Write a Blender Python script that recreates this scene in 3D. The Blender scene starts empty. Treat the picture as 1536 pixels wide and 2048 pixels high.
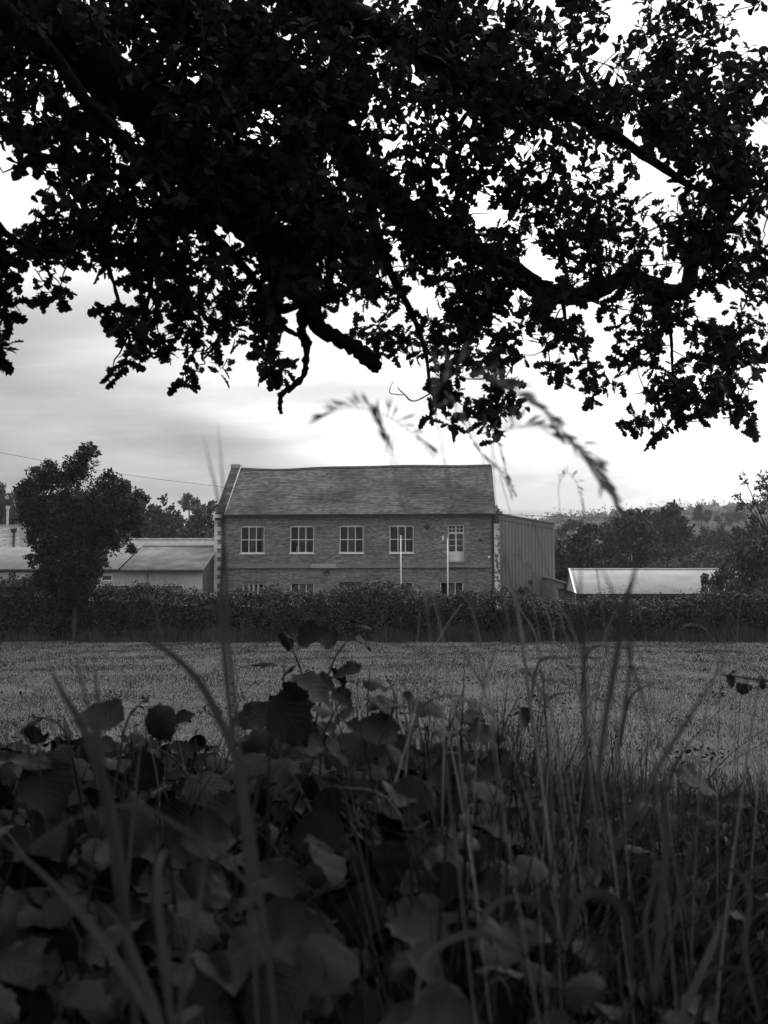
import bpy, math, random
import numpy as np
from mathutils import Vector, Matrix
rng = np.random.default_rng(7)
random.seed(7)
scene = bpy.context.scene
C = scene.collection

# ------------------------------------------------------------------ camera
F = 2196.0                       # focal length in photo pixels (1536 x 2048)
HORIZON = 1207.0
PITCH = math.atan((HORIZON - 1024.0) / F)
CAM = np.array([0.0, 0.0, 1.5])
cam_d = bpy.data.cameras.new('camera')
cam = bpy.data.objects.new('camera', cam_d); C.objects.link(cam)
cam.location = CAM
cam.rotation_euler = (math.pi / 2 + PITCH, 0, 0)
cam_d.sensor_fit = 'VERTICAL'; cam_d.sensor_height = 36.0; cam_d.sensor_width = 27.0
cam_d.lens = F / 2048.0 * 36.0
cam_d.clip_start = 0.05; cam_d.clip_end = 6000
cam_d.dof.use_dof = True; cam_d.dof.focus_distance = 45.0; cam_d.dof.aperture_fstop = 9.0
scene.camera = cam

# ------------------------------------------------------------------ sky and sun
SUN_AZ = math.radians(38)        # to the right of the view direction (+Y)
SUN_EL = math.radians(48)
w = bpy.data.worlds.new('World'); scene.world = w; w.use_nodes = True
nt = w.node_tree; nt.nodes.clear()
def N(t, **k):
    n = nt.nodes.new(t)
    for a, b in k.items(): setattr(n, a, b)
    return n
def wmath(op, a, b=None, clamp=False):
    n = N('ShaderNodeMath', operation=op, use_clamp=clamp)
    for i, v in enumerate((a, b)):
        if v is None: continue
        if isinstance(v, (int, float)): n.inputs[i].default_value = v
        else: nt.links.new(v, n.inputs[i])
    return n.outputs[0]
out = N('ShaderNodeOutputWorld'); bg = N('ShaderNodeBackground')
bg.inputs['Strength'].default_value = 0.1
nt.links.new(bg.outputs[0], out.inputs[0])
sky = N('ShaderNodeTexSky', sky_type='NISHITA', sun_disc=False)
sky.sun_elevation = SUN_EL; sky.sun_rotation = SUN_AZ
bw = N('ShaderNodeRGBToBW'); nt.links.new(sky.outputs[0], bw.inputs[0])
tc = N('ShaderNodeTexCoord'); sep = N('ShaderNodeSeparateXYZ'); nt.links.new(tc.outputs['Generated'], sep.inputs[0])
zc = wmath('ADD', wmath('MAXIMUM', sep.outputs[2], 0.0), 0.12)
comb = N('ShaderNodeCombineXYZ')
nt.links.new(wmath('DIVIDE', sep.outputs[0], zc), comb.inputs[0])
nt.links.new(wmath('DIVIDE', sep.outputs[1], zc), comb.inputs[1])
comb.inputs[2].default_value = 3.7
n1 = N('ShaderNodeTexNoise'); n1.inputs['Scale'].default_value = 0.62; n1.inputs['Detail'].default_value = 5; n1.inputs['Roughness'].default_value = 0.5
n1.inputs['Distortion'].default_value = 0.35
nt.links.new(comb.outputs[0], n1.inputs['Vector'])
# thicker and thinner cloud
cl = N('ShaderNodeMapRange'); cl.interpolation_type = 'SMOOTHSTEP'
cl.inputs[1].default_value = 0.34; cl.inputs[2].default_value = 0.66; cl.inputs[3].default_value = 0.62; cl.inputs[4].default_value = 1.22
nt.links.new(n1.outputs[0], cl.inputs[0])
# long streaks of darker cloud
mp2 = N('ShaderNodeMapping'); mp2.inputs['Scale'].default_value = (0.5, 1.0, 1.0); mp2.inputs['Location'].default_value = (2.3, 0.4, 0); nt.links.new(comb.outputs[0], mp2.inputs[0])
n2 = N('ShaderNodeTexNoise'); n2.inputs['Scale'].default_value = 1.9; n2.inputs['Detail'].default_value = 6; n2.inputs['Roughness'].default_value = 0.55; nt.links.new(mp2.outputs[0], n2.inputs['Vector'])
st2 = N('ShaderNodeMapRange'); st2.interpolation_type = 'SMOOTHSTEP'; st2.inputs[1].default_value = 0.36; st2.inputs[2].default_value = 0.62; st2.inputs[3].default_value = 0.76; st2.inputs[4].default_value = 1.08; nt.links.new(n2.outputs[0], st2.inputs[0])
# the sun behind the cloud brightens the cloud round it
dotn = N('ShaderNodeVectorMath', operation='DOT_PRODUCT')
nt.links.new(tc.outputs['Generated'], dotn.inputs[0])
sd = (math.sin(SUN_AZ) * math.cos(SUN_EL), math.cos(SUN_AZ) * math.cos(SUN_EL), math.sin(SUN_EL))
dotn.inputs[1].default_value = sd
gl = N('ShaderNodeMapRange'); gl.interpolation_type = 'SMOOTHSTEP'
gl.inputs[1].default_value = 0.46; gl.inputs[2].default_value = 0.76; gl.inputs[3].default_value = 0.0; gl.inputs[4].default_value = 1.0
nt.links.new(dotn.outputs['Value'], gl.inputs[0])
lum = wmath('ADD', wmath('MULTIPLY', gl.outputs[0], 10.8), 4.15)
grad = wmath('ADD', wmath('MULTIPLY', wmath('MAXIMUM', sep.outputs[2], 0.0), 1.5), 0.62)     # an overcast sky is brighter overhead
tot = wmath('ADD', wmath('MULTIPLY', wmath('MULTIPLY', wmath('MULTIPLY', lum, grad), cl.outputs[0]), st2.outputs[0]), wmath('MULTIPLY', bw.outputs[0], 0.08))
nt.links.new(tot, bg.inputs['Color'])
sun_d = bpy.data.lights.new('sun', 'SUN'); sun = bpy.data.objects.new('sun', sun_d); C.objects.link(sun)
sun_d.energy = 0.7; sun_d.angle = math.radians(25); sun_d.color = (1, 1, 1)
sun.rotation_euler = Vector(sd).to_track_quat('Z', 'Y').to_euler()
sun.location = (20, 20, 40)
vs = scene.view_settings
scene.display_settings.display_device = 'sRGB'
vs.view_transform = 'Standard'; vs.look = 'None'; vs.exposure = 0.4; vs.gamma = 1.0; vs.use_curve_mapping = False
scene.cycles.use_denoising = True
scene.cycles.max_bounces = 6; scene.cycles.diffuse_bounces = 3; scene.cycles.glossy_bounces = 3
scene.cycles.transparent_max_bounces = 12; scene.cycles.volume_bounces = 0

# ------------------------------------------------------------------ helpers
SP, CP = math.sin(PITCH), math.cos(PITCH)
def ray(px, py):
    cx = (px - 768.0) / F; cy = (1024.0 - py) / F
    return np.array([cx, CP - SP * cy, SP + CP * cy])
def at(px, py, Y):
    d = ray(px, py)
    return CAM + d * (Y / d[1])
def ppm(Y): return F / Y
def project(P):
    P = np.asarray(P, float) - CAM
    x = P[:, 0]; y = P[:, 1] * CP + P[:, 2] * SP; z = -P[:, 1] * SP + P[:, 2] * CP
    y = np.where(y < 1e-3, 1e-3, y)
    return 768 + F * x / y, 1024 - F * z / y, y

def new_mesh(name, V, faces, mat=None, smooth=False, uv=None):
    """V (n,3); faces: an (m,k) array or a list of tuples"""
    me = bpy.data.meshes.new(name)
    V = np.asarray(V, np.float32)
    if isinstance(faces, np.ndarray):
        m, k = faces.shape
        me.vertices.add(len(V)); me.vertices.foreach_set('co', V.ravel())
        me.loops.add(m * k); me.loops.foreach_set('vertex_index', faces.astype(np.int32).ravel())
        me.polygons.add(m)
        me.polygons.foreach_set('loop_start', np.arange(0, m * k, k, dtype=np.int32))
        if uv is not None:
            l = me.uv_layers.new(name='UVMap')
            l.data.foreach_set('uv', np.asarray(uv, np.float32)[faces.ravel()].ravel())
        me.update(calc_edges=True)
    else:
        me.from_pydata([tuple(map(float, v)) for v in V], [], [tuple(f) for f in faces])
        me.update()
    if smooth: me.polygons.foreach_set('use_smooth', np.ones(len(me.polygons), bool))
    if mat: me.materials.append(mat)
    return me
def link(name, me, parent=None, loc=(0, 0, 0), rotz=0.0):
    o = bpy.data.objects.new(name, me); C.objects.link(o)
    o.location = tuple(map(float, loc)); o.rotation_euler = (0, 0, rotz)
    if parent is not None: o.parent = parent
    return o
def tag(o, label=None, cat=None, group=None, kind=None):
    if label: o['label'] = label
    if cat: o['category'] = cat
    if group: o['group'] = group
    if kind: o['kind'] = kind
    return o
def thing(name, label, cat, loc=(0, 0, 0), rotz=0.0, group=None):
    return tag(link(name, None, None, loc, rotz), label, cat, group)

class MB:
    """collects shapes for ONE mesh"""
    def __init__(s): s.V = []; s.F = []
    def add(s, V, Fc):
        b = len(s.V); s.V += [tuple(map(float, v)) for v in V]; s.F += [tuple(int(i) + b for i in f) for f in Fc]; return s
    def box(s, x0, x1, y0, y1, z0, z1):
        V = [(x0,y0,z0),(x1,y0,z0),(x1,y1,z0),(x0,y1,z0),(x0,y0,z1),(x1,y0,z1),(x1,y1,z1),(x0,y1,z1)]
        return s.add(V, [(0,3,2,1),(4,5,6,7),(0,1,5,4),(1,2,6,5),(2,3,7,6),(3,0,4,7)])
    def tube(s, P, R, n=8, cap=True):
        V, Fq = tube_arrays(np.asarray(P, float), np.asarray(R, float), n)
        b = len(s.V); s.add(V, [tuple(f) for f in Fq])
        if cap:
            s.F.append(tuple(range(b + n - 1, b - 1, -1))); e = len(s.V) - n; s.F.append(tuple(range(e, e + n)))
        return s
    def poly(s, V, thick=None): return s.add(V, [tuple(range(len(V)))])
    def build(s, name, mat, parent=None, loc=(0,0,0), smooth=False, rotz=0.0):
        return link(name, new_mesh(name, s.V, s.F, mat, smooth), parent, loc, rotz)

def tube_arrays(P, R, n=6, twist=0.0):
    m = len(P)
    T = np.gradient(P, axis=0); T /= np.linalg.norm(T, axis=1, keepdims=True) + 1e-9
    ref = np.array([0.31, 0.17, 0.93]); 
    if abs(T[0] @ ref) > 0.92: ref = np.array([0.95, 0.2, 0.1])
    V = np.zeros((m, n, 3)); a = np.arange(n) * 2 * math.pi / n
    for i in range(m):
        x = ref - (ref @ T[i]) * T[i]; x /= np.linalg.norm(x) + 1e-9
        ref = x
        y = np.cross(T[i], x)
        V[i] = P[i] + R[i] * (np.cos(a)[:, None] * x + np.sin(a)[:, None] * y)
    i = np.arange(m - 1)[:, None] * n; j = np.arange(n)[None, :]; k = (j + 1) % n
    Fq = np.stack([i + j, i + k, i + n + k, i + n + j], -1).reshape(-1, 4)
    return V.reshape(-1, 3), Fq
def catmull(P, per=6):
    P = np.asarray(P, float); Q = np.vstack([2 * P[0] - P[1], P, 2 * P[-1] - P[-2]])
    out = []
    for i in range(1, len(Q) - 2):
        for t in np.linspace(0, 1, per, endpoint=False):
            a, b, c, d = Q[i-1], Q[i], Q[i+1], Q[i+2]
            out.append(0.5 * ((2*b) + (-a+c)*t + (2*a-5*b+4*c-d)*t*t + (-a+3*b-3*c+d)*t**3))
    out.append(P[-1]); return np.array(out)
def rand_rot(n, r=None):
    r = r or rng
    q = r.normal(size=(n, 4)); q /= np.linalg.norm(q, axis=1, keepdims=True)
    a, b, c, d = q.T
    return np.stack([1-2*(c*c+d*d), 2*(b*c-a*d), 2*(b*d+a*c), 2*(b*c+a*d), 1-2*(b*b+d*d), 2*(c*d-a*b),
                     2*(b*d-a*c), 2*(c*d+a*b), 1-2*(b*b+c*c)], -1).reshape(n, 3, 3)
def frames(X, up):
    """rotation matrices whose x axis is X and whose z axis is near up"""
    X = X / (np.linalg.norm(X, axis=1, keepdims=True) + 1e-9)
    Y = np.cross(up, X); Y /= np.linalg.norm(Y, axis=1, keepdims=True) + 1e-9
    Z = np.cross(X, Y)
    return np.stack([X, Y, Z], -1)
def scatter(tV, tF, P, R, S):
    """copies of one small template as one vertex / face array"""
    n = len(P); S = np.asarray(S).reshape(n, 1, 1) if np.ndim(S) else S
    V = np.einsum('nij,vj->nvi', R, tV) * S + P[:, None, :]
    Fc = tF[None] + (np.arange(n) * len(tV))[:, None, None]
    return V.reshape(-1, 3), Fc.reshape(-1, tF.shape[1])
def fib_noise(x, y, s=1.0, seed=0):
    r = np.random.default_rng(seed); v = 0
    for k in range(5):
        a, b, c = r.normal(size=3); v = v + np.sin((a * x + b * y) * s * (1 + .6 * k) + c * 6) / (1 + .5 * k)
    return v / 2.6

# ------------------------------------------------------------------ materials (the photograph is black and white)
def mat(name, v, var=0.25, scale=4.0, rough=0.85, bump=0.0, spec=0.3, stretch=(1, 1, 1), island=0.0, objrand=0.0, detail=4, coord='Object', bscale=None, patch=None):
    m = bpy.data.materials.new(name); m.use_nodes = True
    t = m.node_tree; b = t.nodes['Principled BSDF']
    b.inputs['Roughness'].default_value = rough; b.inputs['Specular IOR Level'].default_value = spec
    L = t.links.new
    tcn = t.nodes.new('ShaderNodeTexCoord'); mp = t.nodes.new('ShaderNodeMapping'); mp.inputs['Scale'].default_value = stretch
    L(tcn.outputs[coord], mp.inputs[0])
    nz = t.nodes.new('ShaderNodeTexNoise'); nz.inputs['Scale'].default_value = scale; nz.inputs['Detail'].default_value = detail
    L(mp.outputs[0], nz.inputs['Vector'])
    mr = t.nodes.new('ShaderNodeMapRange'); mr.inputs[1].default_value = 0.3; mr.inputs[2].default_value = 0.7
    mr.inputs[3].default_value = 1 - var; mr.inputs[4].default_value = 1 + var
    L(nz.outputs[0], mr.inputs[0])
    def mul(a, bb):
        n = t.nodes.new('ShaderNodeMath'); n.operation = 'MULTIPLY'; L(a, n.inputs[0])
        if isinstance(bb, float): n.inputs[1].default_value = bb
        else: L(bb, n.inputs[1])
        return n.outputs[0]
    s = mul(mr.outputs[0], float(v))
    def rnd(sock, amt, s):
        q = t.nodes.new('ShaderNodeMapRange'); q.inputs[3].default_value = 1 - amt; q.inputs[4].default_value = 1 + amt
        L(sock, q.inputs[0]); return mul(s, q.outputs[0])
    if island: g = t.nodes.new('ShaderNodeNewGeometry'); s = rnd(g.outputs['Random Per Island'], island, s)
    if objrand: g = t.nodes.new('ShaderNodeObjectInfo'); s = rnd(g.outputs['Random'], objrand, s)
    if patch:                                   # (scale, low, high, factor): blotches of another tone, e.g. moss or flaked paint
        n2 = t.nodes.new('ShaderNodeTexNoise'); n2.inputs['Scale'].default_value = patch[0]; n2.inputs['Detail'].default_value = 6
        L(tcn.outputs[coord], n2.inputs['Vector'])
        q = t.nodes.new('ShaderNodeMapRange'); q.inputs[1].default_value = patch[1]; q.inputs[2].default_value = patch[2]
        q.inputs[3].default_value = 1; q.inputs[4].default_value = patch[3]; L(n2.outputs[0], q.inputs[0]); s = mul(s, q.outputs[0])
    cb = t.nodes.new('ShaderNodeCombineColor')
    for i in range(3): L(s, cb.inputs[i])
    L(cb.outputs[0], b.inputs['Base Color'])
    if bump:
        n3 = nz
        if bscale:
            n3 = t.nodes.new('ShaderNodeTexNoise'); n3.inputs['Scale'].default_value = bscale; n3.inputs['Detail'].default_value = 5
            L(mp.outputs[0], n3.inputs['Vector'])
        bp = t.nodes.new('ShaderNodeBump'); bp.inputs['Strength'].default_value = bump; bp.inputs['Distance'].default_value = 0.02
        L(n3.outputs[0], bp.inputs['Height']); L(bp.outputs[0], b.inputs['Normal'])
    return m
def leaf_mat(name, v, rough=0.6, spec=0.25, island=0.35, objrand=0.0, veins=False, trans=0.0, patch=None):
    m = mat(name, v, var=0.15, scale=9, rough=rough, spec=spec, island=island, objrand=objrand, patch=patch)
    t = m.node_tree; b = t.nodes['Principled BSDF']; L = t.links.new
    if veins:
        uvn = t.nodes.new('ShaderNodeTexCoord'); sp = t.nodes.new('ShaderNodeSeparateXYZ'); L(uvn.outputs['UV'], sp.inputs[0])
        def mth(op, a, c=None):
            n = t.nodes.new('ShaderNodeMath'); n.operation = op
            for i, q in enumerate((a, c)):
                if q is None: continue
                if isinstance(q, (int, float)): n.inputs[i].default_value = q
                else: L(q, n.inputs[i])
            return n.outputs[0]
        au = mth('ABSOLUTE', mth('SUBTRACT', sp.outputs[0], 0.5))          # 0 .. 0.5 from the midrib
        ph = mth('FRACT', mth('MULTIPLY', mth('SUBTRACT', sp.outputs[1], mth('MULTIPLY', au, 0.75)), 8.0))
        tri = mth('ABSOLUTE', mth('SUBTRACT', ph, 0.5))                     # 0.5 on a side vein
        side = mth('POWER', mth('MULTIPLY', tri, 2.0), 5.0)
        rib = mth('SUBTRACT', 1.0, mth('MULTIPLY', au, 22.0)); rib = mth('MAXIMUM', rib, 0.0)
        hgt = mth('SUBTRACT', mth('MULTIPLY', mth('POWER', mth('MULTIPLY', tri, 2.0), 1.5), -1.0), rib)
        bp = t.nodes.new('ShaderNodeBump'); bp.inputs['Strength'].default_value = 0.3; bp.inputs['Distance'].default_value = 0.002
        L(hgt, bp.inputs['Height']); L(bp.outputs[0], b.inputs['Normal'])
        vn = mth('ADD', 1.0, mth('MULTIPLY', mth('MAXIMUM', side, rib), 0.2))
        old = b.inputs['Base Color'].links[0].from_socket
        mx = t.nodes.new('ShaderNodeVectorMath'); mx.operation = 'SCALE'
        L(old, mx.inputs[0]); L(vn, mx.inputs['Scale']); L(mx.outputs[0], b.inputs['Base Color'])
    if trans:
        tr = t.nodes.new('ShaderNodeBsdfTranslucent'); L(b.inputs['Base Color'].links[0].from_socket, tr.inputs[0])
        mix = t.nodes.new('ShaderNodeMixShader'); mix.inputs[0].default_value = trans
        o = t.nodes['Material Output']; L(b.outputs[0], mix.inputs[1]); L(tr.outputs[0], mix.inputs[2]); L(mix.outputs[0], o.inputs[0])
    return m
def brick_mat(name, v, mortar=1.25, bw_=0.225, bh=0.075, rot=(math.pi / 2, 0, 0), contrast=0.28, white=False):
    m = bpy.data.materials.new(name); m.use_nodes = True; t = m.node_tree; b = t.nodes['Principled BSDF']; L = t.links.new
    b.inputs['Roughness'].default_value = 0.9; b.inputs['Specular IOR Level'].default_value = 0.2
    tcn = t.nodes.new('ShaderNodeTexCoord')
    sp = t.nodes.new('ShaderNodeSeparateXYZ'); L(tcn.outputs['Object'], sp.inputs[0])
    cv = t.nodes.new('ShaderNodeCombineXYZ')
    ad = t.nodes.new('ShaderNodeMath'); L(sp.outputs[0], ad.inputs[0]); L(sp.outputs[1], ad.inputs[1])
    L(ad.outputs[0], cv.inputs[0]); L(sp.outputs[2], cv.inputs[1])
    br = t.nodes.new('ShaderNodeTexBrick'); L(cv.outputs[0], br.inputs['Vector'])
    br.inputs['Scale'].default_value = 1.0; br.inputs['Brick Width'].default_value = bw_; br.inputs['Row Height'].default_value = bh
    br.inputs['Mortar Size'].default_value = 0.006; br.inputs['Mortar Smooth'].default_value = 0.1; br.inputs['Bias'].default_value = -0.2
    br.inputs['Color1'].default_value = (v * (1 - contrast),) * 3 + (1,); br.inputs['Color2'].default_value = (v * (1 + contrast),) * 3 + (1,)
    br.inputs['Mortar'].default_value = (v * mortar,) * 3 + (1,)
    def noise(sc, st, lo, hi, a, c, det=5):
        mp = t.nodes.new('ShaderNodeMapping'); mp.inputs['Scale'].default_value = st; L(cv.outputs[0], mp.inputs[0])
        n = t.nodes.new('ShaderNodeTexNoise'); n.inputs['Scale'].default_value = sc; n.inputs['Detail'].default_value = det; L(mp.outputs[0], n.inputs['Vector'])
        q = t.nodes.new('ShaderNodeMapRange'); q.inputs[1].default_value = lo; q.inputs[2].default_value = hi; q.inputs[3].default_value = a; q.inputs[4].default_value = c
        L(n.outputs[0], q.inputs[0]); return q.outputs[0]
    f1 = noise(1.0, (0.55, 7.0, 1), 0.3, 0.7, 0.72, 1.28)          # courses of slightly other batches
    f2 = noise(0.45, (1, 1, 1), 0.3, 0.7, 0.8, 1.2)                # big weathering
    f3 = noise(4.2, (0.6, 2.2, 1), 0.60, 0.68, 1.0, 0.45, 3)       # burnt, dark bricks in groups
    c = br.outputs['Color']
    for f in (f1, f2, f3):
        x = t.nodes.new('ShaderNodeVectorMath'); x.operation = 'SCALE'; L(c, x.inputs[0]); L(f, x.inputs['Scale']); c = x.outputs[0]
    L(c, b.inputs['Base Color'])
    bp = t.nodes.new('ShaderNodeBump'); bp.inputs['Strength'].default_value = 0.5; bp.inputs['Distance'].default_value = 0.008; bp.invert = True
    L(br.outputs['Fac'], bp.inputs['Height']); L(bp.outputs[0], b.inputs['Normal'])
    return m
def glass_mat():
    m = bpy.data.materials.new('window_glass'); m.use_nodes = True; t = m.node_tree; t.nodes.clear()
    o = t.nodes.new('ShaderNodeOutputMaterial'); tr = t.nodes.new('ShaderNodeBsdfTransparent'); gl_ = t.nodes.new('ShaderNodeBsdfGlossy')
    tr.inputs[0].default_value = (0.85,) * 3 + (1,); gl_.inputs['Roughness'].default_value = 0.02
    fr = t.nodes.new('ShaderNodeFresnel'); fr.inputs[0].default_value = 1.36; mx = t.nodes.new('ShaderNodeMixShader')
    t.links.new(fr.outputs[0], mx.inputs[0]); t.links.new(tr.outputs[0], mx.inputs[1]); t.links.new(gl_.outputs[0], mx.inputs[2]); t.links.new(mx.outputs[0], o.inputs[0])
    return m
M = dict(
    field=mat('field_turf', 0.046, var=0.3, scale=0.9, rough=1.0, bump=0.6, bscale=18, patch=(0.25, 0.45, 0.7, 0.7)),
    grass=leaf_mat('field_grass', 0.048, rough=0.8, spec=0.05, island=0.3, trans=0.2, patch=(0.45, 0.38, 0.66, 0.45)),
    hill=mat('hill_ground', 0.035, var=0.3, scale=0.05, rough=1.0),
    wood_far=leaf_mat('far_foliage', 0.065, rough=0.9, spec=0.05, island=0.45),
    hedge=leaf_mat('hedge_leaf', 0.058, rough=0.55, spec=0.2, island=0.6, patch=(0.55, 0.4, 0.65, 0.5)),
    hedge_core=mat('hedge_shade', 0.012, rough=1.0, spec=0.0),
    tall=leaf_mat('tall_grass', 0.075, rough=0.8, spec=0.1, island=0.4),
    tree_dark=leaf_mat('tree_leaf_dark', 0.028, rough=0.7, spec=0.1, island=0.45),
    tree_mid=leaf_mat('tree_leaf', 0.052, rough=0.7, spec=0.1, island=0.45),
    tree_pale=leaf_mat('tree_leaf_pale', 0.08, rough=0.7, spec=0.1, island=0.4),
    bark=mat('bark', 0.05, var=0.4, scale=6, stretch=(1, 1, 0.25), rough=1.0, bump=0.8, bscale=22, spec=0.1),
    bark_pale=mat('bark_pale', 0.075, var=0.4, scale=8, stretch=(1, 1, 0.25), rough=1.0, bump=0.5, spec=0.1),
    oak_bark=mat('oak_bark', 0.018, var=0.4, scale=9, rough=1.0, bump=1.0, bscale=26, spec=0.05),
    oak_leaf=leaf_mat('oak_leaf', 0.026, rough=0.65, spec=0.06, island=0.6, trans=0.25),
    oak_leaf1=leaf_mat('oak_leaf_single', 0.026, rough=0.65, spec=0.06, island=0.0, objrand=0.6, trans=0.25),
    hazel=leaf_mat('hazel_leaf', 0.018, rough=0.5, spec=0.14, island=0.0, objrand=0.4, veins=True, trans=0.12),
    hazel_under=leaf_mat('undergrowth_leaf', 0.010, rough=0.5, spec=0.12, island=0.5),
    stem=mat('woody_stem', 0.03, var=0.3, scale=30, rough=0.9),
    blade=leaf_mat('grass_blade', 0.062, rough=0.55, spec=0.12, island=0.0, objrand=0.35, trans=0.25),
    foot=leaf_mat('hedge_foot_grass', 0.055, rough=0.8, spec=0.05, island=0.6, patch=(0.9, 0.4, 0.62, 0.5)),
    weed=leaf_mat('weed_grass', 0.024, rough=0.6, spec=0.1, island=0.6, trans=0.2),
    straw=mat('straw', 0.22, var=0.25, scale=20, rough=0.9, objrand=0.3),
    soil=mat('soil', 0.02, var=0.4, scale=6, rough=1.0, bump=0.8),
    brick=brick_mat('brickwork', 0.198, contrast=0.4),
    arch=mat('brick_arch', 0.165, var=0.3, scale=3.0, stretch=(6, 1, 0.6), rough=0.9),
    white_brick=brick_mat('whitewashed_brick', 0.66, mortar=1.05, contrast=0.15),
    slate=mat('slate', 0.084, var=0.2, scale=0.8, rough=0.8, spec=0.15, island=0.42, patch=(0.28, 0.44, 0.62, 0.42)),
    ridge=mat('ridge_tile', 0.05, var=0.3, scale=3, rough=0.9, island=0.3),
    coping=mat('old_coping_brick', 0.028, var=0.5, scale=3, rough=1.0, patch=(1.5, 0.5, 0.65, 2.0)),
    stone=mat('pale_stone', 0.30, var=0.25, scale=5, rough=0.9),
    quoin=mat('painted_quoin', 0.62, var=0.12, scale=4, rough=0.8, objrand=0.1, patch=(5, 0.55, 0.7, 0.7)),
    peel=mat('peeling_paint', 0.62, var=0.12, scale=3, rough=0.9, patch=(5.0, 0.52, 0.58, 0.18)),
    band=mat('stone_band', 0.2, var=0.25, scale=2, stretch=(0.6, 1, 3), rough=0.9),
    band_pale=mat('stone_band_pale', 0.36, var=0.12, scale=3, rough=0.9),
    white=mat('white_paint', 0.78, var=0.06, scale=3, rough=0.5),
    door_white=mat('door_paint', 0.6, var=0.12, scale=3, rough=0.6),
    metal_dark=mat('cast_iron', 0.03, var=0.3, scale=9, rough=0.6),
    lead=mat('lead', 0.33, var=0.3, scale=4, rough=0.6),
    cladding=mat('steel_cladding', 0.195, var=0.08, scale=0.8, rough=0.5, stretch=(1, 1, 0.15)),
    white_roof=mat('pale_metal_roof', 0.34, var=0.10, scale=0.6, rough=0.85, spec=0.1, patch=(0.9, 0.5, 0.7, 0.8)),
    corrugated=mat('corrugated_cement', 0.19, var=0.3, scale=1.1, rough=0.9, patch=(0.7, 0.45, 0.7, 0.7)),
    felt=mat('plain_roof', 0.19, var=0.12, scale=1.2, rough=0.9),
    render=mat('rendered_wall', 0.46, var=0.12, scale=1.2, rough=0.95, patch=(0.8, 0.5, 0.75, 0.82)),
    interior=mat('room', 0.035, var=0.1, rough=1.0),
    blind=mat('blind_slat', 0.14, var=0.12, scale=2, rough=0.8),
    curtain=mat('curtain', 0.34, var=0.12, scale=2, rough=0.9),
    steel=mat('flue_steel', 0.4, var=0.1, rough=0.35),
    wire=mat('cable', 0.02, rough=0.7),
    glass=glass_mat(),
)

# ================================================================== SETTING
# ground: one sheet, finer near the camera
def ground_z(x, y):
    return 0.03 * fib_noise(x, y, 0.5, 3)
gx = np.concatenate([-np.geomspace(1500, 30, 16), np.linspace(-26, 26, 53), np.geomspace(30, 1500, 16)])
gy = np.concatenate([-np.geomspace(1500, 12, 14), np.linspace(-10, 46, 57), np.geomspace(48, 1900, 24)])
X, Y = np.meshgrid(gx, gy); Z = np.where(np.abs(X) + np.abs(Y) < 80, ground_z(X, Y), 0)
idx = np.arange(X.size).reshape(X.shape)
quad = np.stack([idx[:-1, :-1], idx[:-1, 1:], idx[1:, 1:], idx[1:, :-1]], -1).reshape(-1, 4)
tag(link('field', new_mesh('field', np.stack([X, Y, Z], -1).reshape(-1, 3), quad, M['field'], True)), kind='structure')
# hills
def hill_z(x, y):
    s = np.clip((y - 140) / 560, 0, 1); s = s * s * (3 - 2 * s)
    z = s * (31 + 0.03 * x) + 3.0 * fib_noise(x, y, 0.012, 5) * s
    z = z + 15 * np.exp(-((x + 165) / 95) ** 2 - ((y - 400) / 140) ** 2)
    z = z + 9 * np.exp(-((x - 190) / 110) ** 2 - ((y - 640) / 160) ** 2)
    return np.where(y > 760, z * np.clip(1 - (y - 760) / 500, 0, 1), z) - 0.3
hx = np.linspace(-620, 620, 63); hy = np.linspace(135, 1260, 58)
X, Y = np.meshgrid(hx, hy); idx = np.arange(X.size).reshape(X.shape)
quad = np.stack([idx[:-1, :-1], idx[:-1, 1:], idx[1:, 1:], idx[1:, :-1]], -1).reshape(-1, 4)
tag(link('hills', new_mesh('hills', np.stack([X, Y, hill_z(X, Y)], -1).reshape(-1, 3), quad, M['hill'], True)), kind='structure')

# leaf templates -------------------------------------------------------------
RH_V = np.array([(0, 0, 0), (0.5, -0.32, 0.06), (1, 0, -0.08), (0.5, 0.32, 0.06)]); RH_F = np.array([(0, 1, 2, 3)])
def leaf_template(prof, bend=0.16, fold=0.3, wav=0.0):
    """strip leaf along +x: prof = [(x, half width)...]"""
    V = []; Fc = []
    for i, (x, y) in enumerate(prof):
        for s in (1, 0, -1):
            V.append((x, s * y, -bend * x * x + fold * abs(s * y) + wav * math.sin(i * 2.1 + s)))
    for i in range(len(prof) - 1):
        a = 3 * i
        Fc += [(a, a + 1, a + 4, a + 3), (a + 1, a + 2, a + 5, a + 4)]
    return np.array(V, float), np.array(Fc)
OAK = [(0, .01), (.1, .03), (.24, .19), (.31, .09), (.45, .28), (.52, .14), (.68, .33), (.75, .19), (.92, .2), (1.0, .03)]
OAK_V, OAK_F = leaf_template(OAK)
OAKL_V, OAKL_F = leaf_template([(0, .02), (.2, .14), (.42, .16), (.62, .33), (.85, .2), (1, .02)])

# woodland on the hills -------------------------------------------------------
n = 5200
yy = np.sqrt(rng.uniform(230 ** 2, 760 ** 2, n)); xx = rng.uniform(-1, 1, n) * (0.42 * yy + 25)
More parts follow.
